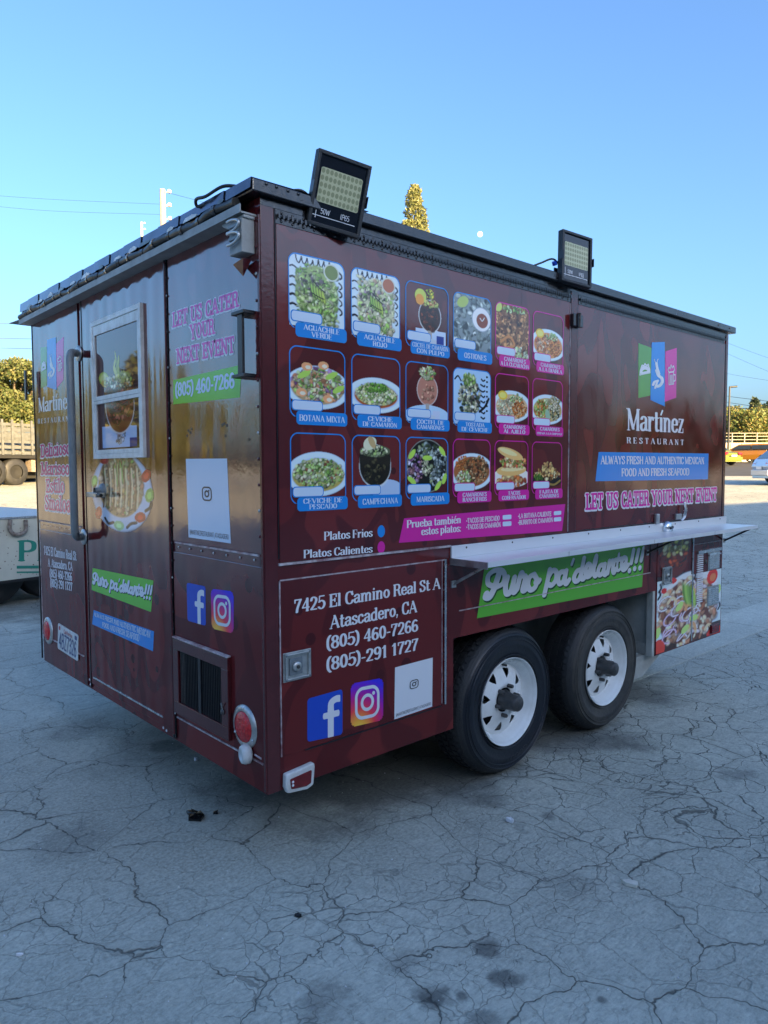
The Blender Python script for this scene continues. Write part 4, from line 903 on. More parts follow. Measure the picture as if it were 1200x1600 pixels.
# ------------------------------------------------ rear wall  (REAR frame: s = -y)
DR = .004
YS = 1.632                                    # door seam
m = MB(); m.rect(REAR, -YS+.004, -.705, .365, 2.298, 0, .006, M_DOOR); door = m.build('rear_door', T, .002)
m = MB(); m.rect(REAR, -.676, -.012, 1.168, 2.298, 0, DR, M_REAR); m.build('upper_panel', T, .002)
m = MB(); m.rect(REAR, -.676, -.012, .44, 1.125, 0, DR, M_REAR); m.build('lower_panel', T, .002)
m = MB(); m.rect(REAR, -2.425, -1.70, 1.168, 2.298, 0, DR, M_REAR); m.build('upper_panel', T, .002)
m = MB(); m.rect(REAR, -2.40, -1.70, .49, 1.115, 0, DR, M_REAR); m.build('lower_panel', T, .002)
m = MB()
for s0, s1, d in ((-.704, -.696, .009), (-.690, -.682, .008), (-1.64, -1.634, .008), (-1.697, -1.690, .006), (-2.4375, -2.429, .007), (-.0115, -.0005, .006)):
    m.rect(REAR, s0, s1, ZB+.01, 2.30, 0, d, M_TAR if d > .006 else M_FRAME)
m.tube([(-.008, .693, .36), (-.008, .693, 2.29)], .006, M_FRAME, 8)
for i in range(26): m.dome((-.009, .679+.0*i, .45+i*.071), (-1, 0, 0), .0045, M_ZINC if i % 4 == 0 else M_TAR)
for i in range(12): m.dome((-.0065, .018, 1.23+i*.088), (-1, 0, 0), .006, M_ZINC if i % 3 == 1 else M_FRAME)
for i in range(7): m.dome((-.003, .06+i*.095, 1.146), (-1, 0, 0), .005, M_ZINC)
for i in range(9): m.dome((-.0045, 1.75+i*.075, 1.142), (-1, 0, 0), .004, M_ZINC)
for y, z in ((.78, .348), (.81, .352), (1.66, .352), (1.67, .375)): m.dome((-.001, y, z), (-1, 0, 0), .006, M_LETTER)
m.build('seam_trim', T)
for q_, d0_, d_, mm in (((-.66, -.03, 1.161, 1.1675), 0, .0062, M_CHIP), ((-1.60, -.80, .3995, .4065), .0061, .0085, M_ALU), ((-.675, -.02, .432, .4375), 0, .0045, M_CHIP), ((-2.40, -1.72, 1.1615, 1.1665), 0, .005, M_CHIP), ((-2.40, -1.74, .482, .4885), 0, .005, M_CHIP), ((-2.408, -2.402, .49, 1.11), 0, .005, M_CHIP)):
    m = MB(); m.rect(REAR, *q_, d0_, d_, mm); m.build('edge_sealant', T)
dd = DR+E1
# right panel
fl = Flat(REAR)
outlined(fl, 'LET US CATER', B, (271.6, 511), (374.5, 478), (271.6, 490), dd, (374.5, 455.5), 30)
outlined(fl, 'YOUR', B, (299.5, 530.5), (337, 520.5), (299, 509), dd, (336.5, 498.5), 30)
outlined(fl, 'NEXT EVENT', B, (278.5, 568), (368.5, 549.5), (278, 546.5), dd, (367.8, 526.5), 30)
fl.build('catering_lettering', T)
fl = Flat(REAR); fl.poly([B(272.5, 632), B(376.6, 621), B(379.6, 570), B(272.5, 594)], dd, M_GREENR); o = fl.build('phone_banner', T); fl = Flat(REAR)
fl.text('(805) 460-7266', B(275.5, 619), B(368.5, 605), B(275.5, 600), dd+E1, M_PALE, 'slab', 26, tr=B(368.5, 583)); fl.build('phone_lettering', o)
sticker(REAR, B, [(296.5, 839.4), (362.5, 849), (356.5, 716.4), (292, 717)], dd, T, None)
fbook(REAR, [B(294.7, 969.5), B(323.4, 977.6), B(322.7, 916), B(293.3, 910)], dd, T)
insta(REAR, [B(332.5, 981.8), B(366.8, 989.8), B(366.8, 924), B(331, 919.5)], dd, T)
# vent grille
m = MB(); z0, z1, a0, a1 = .462, .772, -.668, -.226
for q in ((a0, a1, z1-.045, z1), (a0, a1, z0, z0+.05), (a0, a0+.045, z0+.05, z1-.045), (a1-.05, a1, z0+.05, z1-.045)): m.rect(REAR, *q, DR, DR+.016, M_FRAME)
m.rect(REAR, a0, a1, z1+.0005, z1+.007, DR, DR+.018, M_CHIP); vg = m.build('vent_frame', T, .002)
m = MB(); m.rect(REAR, a0+.045, a1-.05, z0+.05, z1-.045, DR+.0005, DR+.002, M_DARK)
for i in range(26): s_ = a0+.055+i*.0132; m.rect(REAR, s_, s_+.0035, z0+.05, z1-.04, DR+.002, DR+.009, M_BLACK if i > 2 else M_HUB)
m.rect(REAR, a0+.045+.165, a0+.045+.185, z0+.05, z1-.045, DR+.009, DR+.013, M_BLACK)
m.build('grille_bars', vg)
m = MB(); m.dome((-.022, .262, .565), (-1, 0, 0), .012, M_HUB); m.tube([(-.022, .262, .575), (-.03, .258, .60)], .003, M_ZINC, 6); m.build('latch_screw', vg)
# round tail lamps, white knob, plate
def tail(y, z):
    m = MB(); m.lathe([(.079, 0), (.078, .006), (.060, .012), (.056, .010)], (-.0025, y, z), (-1, 0, 0), M_ZINC, 32)
    for a in (90, 210, 330): m.dome((-.012, y+.068*math.cos(R(a)), z+.068*math.sin(R(a))), (-1, 0, 0), .005, M_ALU)
    t = m.build('tail_lamp', T); m = MB(); m.lathe([(.0565, 0), (.054, .007), (.035, .013), (.0001, .016)], (-.010, y, z), (-1, 0, 0), M_REDL, 28); m.build('red_lens', t)
tail(.134, .540); tail(2.300, .528)
a, b = B(381, 1180, .03)
m = MB(); m.lathe([(.026, 0), (.034, .006), (.035, .022), (.030, .034), (.020, .038), (.018, .030), (.006, .030), (.0001, .034)], (-.003, -a, b), (-1, .25, .0), M_WHITE, 20); m.tube([(-.003, -a-.03, b+.004), (-.004, -a-.075, b+.002)], .004, M_CHIP, 6); m.build('plastic_cap', T)
q = [B(92, 1012.6), B(123.6, 1033), B(124.3, 992.3), B(92.8, 973)]
fl = Flat(REAR); qm = quadmap(q)
def plate_f(X, Y): return rrect(X, Y, 0, 1, 0, 1, .06)
m = MB(); m.prism(REAR, [qm(u, v) for u, v in ((.03, 0), (.97, 0), (1, .05), (1, .95), (.97, 1), (.03, 1), (0, .95), (0, .05))], DR+.001, DR+.003, M_WHITE); lp = m.build('licence_plate', T)
dp = DR+.003+E1
fl.text('4BZ7326', qm(.07, .12), qm(.93, .12), qm(.07, .66), dp, M_NAVY, 'sans', 30)
fl.text('California', qm(.30, .75), qm(.72, .75), qm(.30, .89), dp, mat('plate_red', (.45, .02, .03), .3), 'sans', 16)
fl.field(lambda X, Y: rrect(X, Y, .05, .13, .76, .92, .02), q, dp, mat('plate_red', (.45, .02, .03), .3), 30, 30); fl.field(lambda X, Y: rrect(X, Y, .84, .95, .76, .92, .02), q, dp, M_NAVY, 30, 30)
fl.build('plate_number', lp)
# left panel
fl = Flat(REAR); d0 = dd
flags(fl, B, [(65.4, 607), (74.5, 602), (74.5, 542), (64.7, 543)], [(75.4, 604.7), (90, 609.5), (89, 527), (75, 531)], [(89.2, 608), (100.4, 594), (101, 526), (89.1, 537)], d0); lg = fl.build('restaurant_emblem', T)
fl = Flat(REAR); strokes(fl, [B(66, 585), B(74, 580), B(74, 563), B(66, 566)], TACO, d0+E1*2.2, M_LETTER, 50); strokes(fl, [B(76, 592), B(88, 588), B(88, 553), B(76, 556)], SHRIMP, d0+E1*2.2, M_LETTER, 50); strokes(fl, [B(91, 582), B(99, 579), B(99, 555), B(91, 558)], MUG, d0+E1*2.2, M_LETTER, 50); fl.build('emblem_icons', lg)
fl = Flat(REAR); fl.text('Mart\u00ednez', B(61.2, 644), B(113.5, 638), B(60.9, 622.5), d0, M_LETTER, 'didone', 34, tr=B(113, 612)); fl.text('RESTAURANT', B(60.5, 662), B(114.5, 657.5), B(60.4, 654.8), d0, M_LETTER, 'didone', 20, track=.38, tr=B(114.3, 649)); fl.build('restaurant_lettering', T)
m_pk = mat('rose_vinyl', (.60, .03, .22), .15)
fl = Flat(REAR)
for t, bl, br, tl, trr in (('Deliciosos', (65.4, 714), (117, 708), (65.2, 696), (116.5, 688)), ('Mariscos', (66, 741), (116.5, 741), (65.8, 723.5), (116, 721)), ('Estilo', (73.8, 768.6), (102, 769), (73.6, 749.6), (101.5, 748)), ('Sinaloa', (71.9, 794.7), (112, 800), (71.6, 774.5), (111.5, 776))):
    outlined(fl, t, B, bl, br, tl, d0, trr, 24, fill=m_pk)
fl.build('dish_lettering', T)
fl = Flat(REAR)
for t, bl, br, tl, trr in (('7425 El Camino Real St', (70, 866), (120.8, 875.5), (69.8, 853), (120.5, 862)), ('A, Atascadero, CA', (76.3, 884.5), (114.8, 891.5), (76.2, 872.6), (114.5, 879)), ('(805) 460-7266', (78.8, 901), (114, 907.5), (78.7, 889), (113.8, 895)), ('(805)-291 1727', (79.8, 916), (114.5, 923), (79.7, 904), (114.3, 910.5))):
    fl.text(t, B(*bl), B(*br), B(*tl), d0, M_LETTER, 'roman', 24, tr=B(*trr))
fl.build('address_lettering', T)
# door: window, pictures, banners, handle, grab rail
dD = .006+E1
wq = [B(153, 718.5), B(231.5, 715.5), B(228.3, 477), B(145.5, 504)]
s0, s1, z0, z1 = -1.478, -.905, 1.512, 2.165
cv = Canvas(84, 150, 31)
cv.rect(.0, 1., .0, .20, (176, 196, 230)); cv.a[(cv.X < .1) | (cv.X > .93)] = 0
cv.ell(.5, .05, .40, .07, (190, 205, 235)); cv.rect(.48, .58, .03, .30, (175, 165, 170)); cv.rect(.76, .93, .0, .09, (60, 60, 130)); cv.dabs(.54, .13, .12, .09, [(150, 110, 105), (190, 180, 180), (210, 205, 215)], 18, .04)
cv.ell(.54, .385, .36, .27, (220, 205, 205), soft=.06); cv.ell(.54, .39, .34, .258, (118, 48, 40), soft=.04); cv.rect(.205, .875, .42, .56, (118, 48, 40)); cv.dabs(.54, .42, .29, .20, [(150, 70, 58), (104, 38, 32), (176, 96, 76), (84, 30, 26)], 70, .06, 2)
cv.ell(.17, .63, .15, .07, (196, 200, 84), soft=.3); cv.ell(.17, .63, .10, .045, (222, 214, 130), soft=.3); cv.ell(.20, .585, .11, .04, (226, 180, 80), soft=.3); cv.dabs(.54, .60, .36, .05, [(214, 204, 160), (180, 120, 66), (200, 190, 80), (150, 160, 70), (236, 220, 190), (120, 60, 40)], 90, .05, 2)
for k in range(9): cv.ell(.50+.05*math.sin(k*2.3), .66+k*.022, .05-.004*k, .055, [(196, 192, 80), (160, 164, 60), (216, 208, 110)][k % 3], .3*math.sin(k), .35)
cv.dabs(.66, .65, .16, .04, [(206, 200, 100), (170, 170, 70), (226, 214, 150)], 30, .05, 2)
m = MB(); zm = 1.79; f = .022
wn = [(s0, s0+f), (s1-f, s1)]
for a0, a1 in wn: m.rect(REAR, a0, a1, z0, z1, .0062, .022, M_WHITE)
m.rect(REAR, s0+f, s1-f, z1-f, z1, .0062, .022, M_WHITE); m.rect(REAR, s0+f, s1-f, z0, z0+f, .0062, .022, M_WHITE)
for a0, a1 in ((s0+f+.001, s0+f+.02), (s1-f-.02, s1-f-.001)): m.rect(REAR, a0, a1, z0+f, z1-f, .0062, .0185, M_WHITE)
m.rect(REAR, s0+f+.02, s1-f-.02, z1-f-.045, z1-f-.001, .0062, .0185, M_WHITE); m.rect(REAR, s0+f+.02, s1-f-.02, z0+f+.001, z0+f+.02, .0062, .0183, M_WHITE)
m.rect(REAR, s0+f+.001, s1-f-.001, zm-.018, zm+.018, .0064, .0205, M_WHITE); m.rect(REAR, s0+f+.001, s1-f-.001, zm-.003, zm-.001, .0205, .0215, M_STEEL)
wd = m.build('window_frame', T, .002)
cv.mesh('goblet_print', REAR, [(s0+.055, z0+.05), (s1-.045, z0+.05), (s1-.045, z1-.14), (s0+.055, z1-.075)], .0132, wd, print_mat('picture_behind_glass', .05))
m = MB(); m.rect(REAR, s0+f+.02, s1-f-.02, z0+f+.02, z1-f-.045, .0064, .0128, M_GLASS); m.build('pane', wd)
cv = Canvas(96, 96, 51); cv.ell(.5, .5, .5, .5, (190, 194, 205), soft=.06); cv.ell(.5, .5, .475, .475, (206, 216, 232)); cv.ell(.5, .58, .37, .40, (190, 150, 100)); cv.dabs(.5, .58, .34, .36, SHR+SHR+[(150, 180, 90), (240, 214, 170), (230, 180, 130), (214, 200, 150), (150, 120, 90), (190, 150, 90), (226, 214, 170)], 170, .05, 2.6)
for k in range(4): cv.ell(.44+k*.045, .70+.02*k, .030, .17, (60, 64, 34), .15, .2); cv.ell(.442+k*.045, .70+.02*k, .021, .155, [(150, 180, 90), (200, 206, 140)][k % 2], .15, .3)
for k in range(7): cv.line([(.22+k*.085, .30+.04*math.sin(k)), (.24+k*.085, .55), (.23+k*.085, .82)], .012, (120, 84, 50)); cv.line([(.25+k*.085, .32), (.27+k*.085, .55), (.26+k*.085, .78)], .014, (240, 214, 170))
for x, y, c_, r_ in ((.90, .70, (200, 60, 40), .9), (.80, .22, (206, 66, 44), .3), (.13, .22, (206, 80, 56), 1.2), (.25, .9, (190, 70, 50), 0), (.07, .62, (150, 190, 90), 1.3), (.94, .48, (150, 184, 90), 1.2), (.47, .09, (160, 206, 140), 0)): cv.ell(x, y, .085, .06, c_, r_); cv.ell(x, y, .045, .03, np.clip(np.array(c_)*1.25, 0, 255), r_)
for p in ([(.24, .16), (.30, .10), (.38, .12)], [(.60, .08), (.66, .13), (.74, .15)], [(.88, .30), (.94, .34), (.96, .40)], [(.06, .46), (.05, .52), (.08, .56)]): cv.line(p, .022, (26, 28, 26))
cv.mesh('seafood_plate_print', REAR, [(B(143, 770, .006)[0], B(193, 833, .006)[1]), (B(240, 770, .006)[0], B(193, 833, .006)[1]), (B(240, 770, .006)[0], 1.545), (B(143, 770, .006)[0], 1.545)], dD, door)
script(REAR, [B(145.2, 921.5), B(238.3, 956), B(242, 906.8), B(146.8, 887.3)], dD, T, M_GREENR)
bq = [B(146, 975), B(241.4, 1017.3), B(243, 986.2), B(148.4, 952.9)]
fl = Flat(REAR); fl.poly(bq, dD, M_BLUE); o = fl.build('blue_slogan_banner', T); fl = Flat(REAR)
fl.text('ALWAYS FRESH AND AUTHENTIC MEXICAN', B(149, 962), B(237.5, 996.4), B(149.3, 956.5), dD+E1, M_PALE, 'caps', 20, tr=B(238, 986.5)); fl.text('FOOD AND FRESH SEAFOOD', B(162, 978.5), B(220, 1001.8), B(162.2, 971.8), dD+E1, M_PALE, 'caps', 20, tr=B(220.4, 992)); fl.build('slogan_lettering', o)
# grab rail
yg = -B(113, 700, .085)[0]; yb = -B(130, 700, 0)[0]
za, zb_ = 2.045, 1.118; P_ = [(-.003, yb, za)]
for t in np.linspace(0, math.pi/2, 7): P_.append((-.085+.05*(1-math.sin(t))+.0, yb+(yg-yb)*(math.sin(t)), za-.0-.05*(1-math.cos(t))))
for t in np.linspace(0, math.pi/2, 7): P_.append((-.085+.05*(1-math.cos(t)), yg+(yb-yg)*(1-math.cos(t)), zb_+.05*(1-math.sin(t))))
P_.append((-.003, yb, zb_))
m = MB(); m.tube(P_, .0185, M_STEEL, 14)
for z in (za, zb_): m.lathe([(.040, 0), (.040, .005), (.020, .007)], (-.0085, yb, z), (-1, 0, 0), M_ZINC, 20)
m.build('grab_rail', T)
a, b = B(147, 772, .04)
m = MB(); m.box(-.060, -.012, -a-.075, -a+.050, b-.014, b+.008, M_ZINC); m.lathe([(.036, 0), (.034, .012), (.018, .018), (.016, .042)], (-.0068, -a-.03, b+.016), (-1, 0, 0), M_STEEL, 18); m.tube([(-.05, -a-.06, b), (-.05, -a-.115, b-.004)], .009, M_BLACK, 8); m.build('door_handle', door, .003)
fl = Flat(REAR)
for px, py in ((296, 673), (299, 676), (294, 681), (301, 670.5), (349, 664), (352, 662.5), (356, 664.5), (354, 681), (391, 687)):
    a, b = B(px, py); fl.poly([(a+.008*math.cos(t)*(1+.3*math.sin(3*t+px)), b+.006*math.sin(t)) for t in np.linspace(0, 6.283, 9)[:-1]], dd, M_INK)
fl.build('screw_hole', T)
# upright black brackets on both edges
def bracket(y, dirn, z0, z1):
    m = MB(); d = .05
    m.rect(REAR, -(y+.045), -(y-.035), z1-.006, z1+.006, .0045, d, M_BLACK); m.rect(REAR, -(y+.045), -(y-.035), z0-.006, z0+.006, .0045, d, M_BLACK)
    m.rect(REAR, -(y+.016), -(y-.016), z0+.006, z1-.006, d-.016, d-.006, M_BLACK); return m.build('plate_holder', T, .002)
bracket(.066, 1, 1.775, 1.985)
m = MB(); y = W_; (sa, za_), (sb, zb5) = B(38.5, 580, .04), B(38.5, 625, .04); yo = -sa
for zz in (za_, zb5): m.box(-.045, -.038, y+.001, yo, zz-.003, zz+.003, M_BLACK)
m.box(-.045, -.036, yo-.028, yo, zb5+.003, za_-.003, M_BLACK); m.box(-.008, .02, y+.0005, y+.006, zb5-.01, za_+.01, M_BLACK); m.build('plate_holder', T)
# grey outlet box with a bracket shaped like a three
m = MB(); a0, b0 = B(377, 395, .05); y0_ = -a0
ya_, yb3 = -B(377.5, 370, .055)[0], -B(358, 370, .055)[0]; zb3 = B(377, 393, .055)[1]
m.box(-.055, -.0045, ya_, yb3, zb3, 2.285, M_GREYBOX)
m.prism((Vector((0, 0, 0)), Vector((0, 1, 0)), Vector((0, 0, 1)), Vector((1, 0, 0))), [(.02, 2.2962), (yb3+.06, 2.2962), (yb3+.05, 2.2845), (yb3+.001, 2.262), (yb3+.001, 2.2855), (.02, 2.2855)], -.050, -.006, M_GREYBOX)
ob = m.build('outlet_box', T, .003)
m = MB()
zt3, zb4 = B(363, 342, .068)[1], B(363, 381, .068)[1]; yl, yr = -B(354, 360, .068)[0], -B(371, 360, .068)[0]; hz = (zt3-zb4)/2
for k3 in (0, 1):
    zc = zb4+hz*(k3+.5); pts = [(-.066, yl, zc+hz*.45), (-.066, (yl+yr)/2, zc+hz*.45), (-.066, yr, zc+hz*.2), (-.066, yr, zc-hz*.2), (-.066, (yl+yr)/2, zc-hz*.45), (-.066, yl, zc-hz*.45)]
    m.tube(catmull(pts, 5), .0050, M_ZINC, 8)
    m.box(-.064, -.0555, yr+.006, yl-.004, zc-hz*.12, zc+hz*.12, M_STEEL)
m.build('cable_clamp', ob)
m = MB(); m.add([(-.0455, .035, 2.158), (-.0455, .10, 2.149), (-.03, .06, 2.105), (-.012, .035, 2.158), (-.012, .10, 2.149)], [(0, 1, 2), (3, 2, 4), (0, 2, 3), (1, 4, 2)], M_FRAME); m.build('torn_flap', T)

# ------------------------------------------------ wheels
def wheel(x, y0, sgn, worn):
    r = bpy.data.objects.new('wheel', None); COL.objects.link(r); r.parent = T; r.location = (x, y0, .355); r.empty_display_size = .2
    n_ = Vector((0, -sgn, 0)); TR = .355
    sw = M_WALLW if worn else M_WALL
    m = MB(); m.lathe([(.202, -.19), (.238, -.205), (.308, -.212), (.335, -.200), (.346, -.185), (.3500, -.16), (.3505, -.11), (.3500, -.06), (.346, -.036)], (0, 0, 0), n_, M_TYRE, 72)
    m.lathe([(.346, -.036), (.336, -.016), (.324, -.008)], (0, 0, 0), n_, M_TYRE, 72)
    m.lathe([(.324, -.008), (.318, -.001), (.310, .002), (.308, .0005), (.300, .003), (.276, .0065), (.268, .0065), (.266, .005), (.242, .004), (.224, -.001), (.220, -.004), (.212, -.007), (.206, -.016)], (0, 0, 0), n_, sw, 72)
    # tread blocks
    for row, (h0, h1) in enumerate(((-.052, -.028), (-.085, -.060), (-.125, -.098), (-.165, -.138))):
        for k in range(64):
            t0 = 2*math.pi*(k+.5*(row % 2))/64; t1 = t0+2*math.pi/64*.72; vs = []
            for t in (t0, t1):
                for hh in (h0, h1):
                    rr = .3490 if row == 0 else .3515
                    if row == 0 and hh == h1: rr = .339
                    for q_ in (rr-.004, rr+.0042): vs.append((q_*math.cos(t), -sgn*hh, q_*math.sin(t)))
            m.add(vs, [(0, 1, 3, 2), (4, 6, 7, 5), (1, 5, 7, 3), (0, 4, 5, 1), (2, 3, 7, 6)], M_TYRE)
    for rr in (.314, .296, .222): m.lathe([(rr-.002, .0), (rr-.001, .0078 if rr < .31 else .0062), (rr+.001, .0078 if rr < .31 else .0062), (rr+.002, .0)], (0, 0, 0), n_, sw, 72)
    ty = m.build('tyre', r)
    # raised sidewall letters
    def ringtext(t, a0, a1, inv=False):
        fl = Flat(SIDE); st = STY['sans']; x = 0; ps = []
        for ch in t:
            for p in glyph(ch, 'sans', st, 14, 0): ps.append([(a_+x, b_) for a_, b_ in p])
            x += GL[ch][0]
        for p in ps:
            for i in range(len(p)):
                u, v = p[i]; a_ = a0+(a1-a0)*u/x; rr = (.262+.021*v) if not inv else (.285-.021*v); p[i] = (rr*math.cos(a_), rr*math.sin(a_))
        fl.polys(ps, lambda u, v: (u, v), .0082, M_TYRE2); return fl.build('sidewall_letters', r)
    if sgn > 0:
        if worn: ringtext('POWER', R(118), R(74)); ringtext('POWER', R(-96), R(-52), True)
        else: ringtext('GOOD', R(-90), R(-62), True)
    m = MB(); RR = .203     # white spoke rim
    m.lathe([(.206, -.19), (.196, -.18), (.190, -.10), (.190, -.03), (.198, -.012), (.2065, .004), (.2095, .006), (.2085, -.004)], (0, 0, 0), n_, M_RIM, 56)
    m.lathe([(.196, -.012), (.180, -.030), (.174, -.055), (.170, -.058)], (0, 0, 0), n_, M_RIM, 56)
    m.lathe([(.170, -.058), (.160, -.052), (.150, -.050)], (0, 0, 0), n_, M_RIM, 56)
    m.lathe([(.104, -.034), (.085, -.026), (.070, -.026), (.058, -.034)], (0, 0, 0), n_, M_RIM, 56)
    ns = 8
    for k in range(ns):                         # eight broad spokes with triangular openings between
        for side in (0,):
            a = 2*math.pi*(k+.25)/ns; w0, w1 = .37, .16
            P4 = [(.150, a-.37, -.050), (.150, a-.20, -.050), (.150, a+.20, -.050), (.150, a+.37, -.050), (.104, a+.385, -.034), (.104, a-.385, -.034)]
            tri = [(.150, a-.255, -.050), (.150, a+.255, -.050), (.104, a+.3927, -.034), (.104, a-.3927, -.034)]
            na = 6; vs = []; fs = []
            for i in range(na+1):
                f_ = -1+2*i/na
                for rr, aw, hh in ((.150, .235, -.050), (.128, .27, -.040), (.104, .3927, -.034)): vs.append((rr*math.cos(a+aw*f_), -sgn*hh, rr*math.sin(a+aw*f_)))
            for i in range(na):
                for j in range(2): fs.append((i*3+j, i*3+j+1, (i+1)*3+j+1, (i+1)*3+j))
            m.add(vs, fs, M_RIM, True)
    for k in range(4):
        a = 2*math.pi*(k+.5)/4
    m.lathe([(.170, -.13), (.05, -.13)], (0, 0, 0), n_, M_DARK, 32)
    m.build('rim', r)
    m = MB(); m.lathe([(.050, -.034), (.045, -.020), (.041, -.012), (.0385, .028), (.037, .052), (.031, .058), (.0001, .058)], (0, 0, 0), n_, M_HUB, 24); m.lathe([(.028, .0585), (.026, .0605), (.0001, .0605)], (0, 0, 0), n_, M_HUB, 20); m.build('hub_cap', r)
    m = MB()
    for k in range(6):
        a = 2*math.pi*k/6+.2; m.lathe([(.0105, -.027), (.0105, -.004), (.008, .002), (.0001, .003)], (.070*math.cos(a), 0, .070*math.sin(a)), n_, M_HUB, 6, False)
    m.lathe([(.006, 0), (.006, .03)], (.165*math.cos(1.5), sgn*.06, .165*math.sin(1.5)), n_, M_HUB, 6); m.build('lug_nuts', r)
M_RIM = mat('white_wheel_paint', (.88, .89, .88), .30, base2=(.74, .74, .71), vscale=9, rvar=.1, bump=.04, bscale=60, detail=7)
M_WALL = mat('dressed_tyre_sidewall', (.010, .012, .018), .34, var=.2, vscale=14, bump=.12, bscale=90); M_WALLW = mat('dusty_tyre_sidewall', (.030, .030, .030), .6, base2=(.075, .068, .058), vscale=7, bump=.2, bscale=90, detail=6)
M_TYRE2 = mat('worn_tyre_letters', (.055, .056, .06), .6, bump=.2, bscale=120)
wheel(1.365, .018, 1, False); wheel(2.225, .018, 1, True); wheel(1.365, W_-.018, -1, False); wheel(2.225, W_-.018, -1, True)

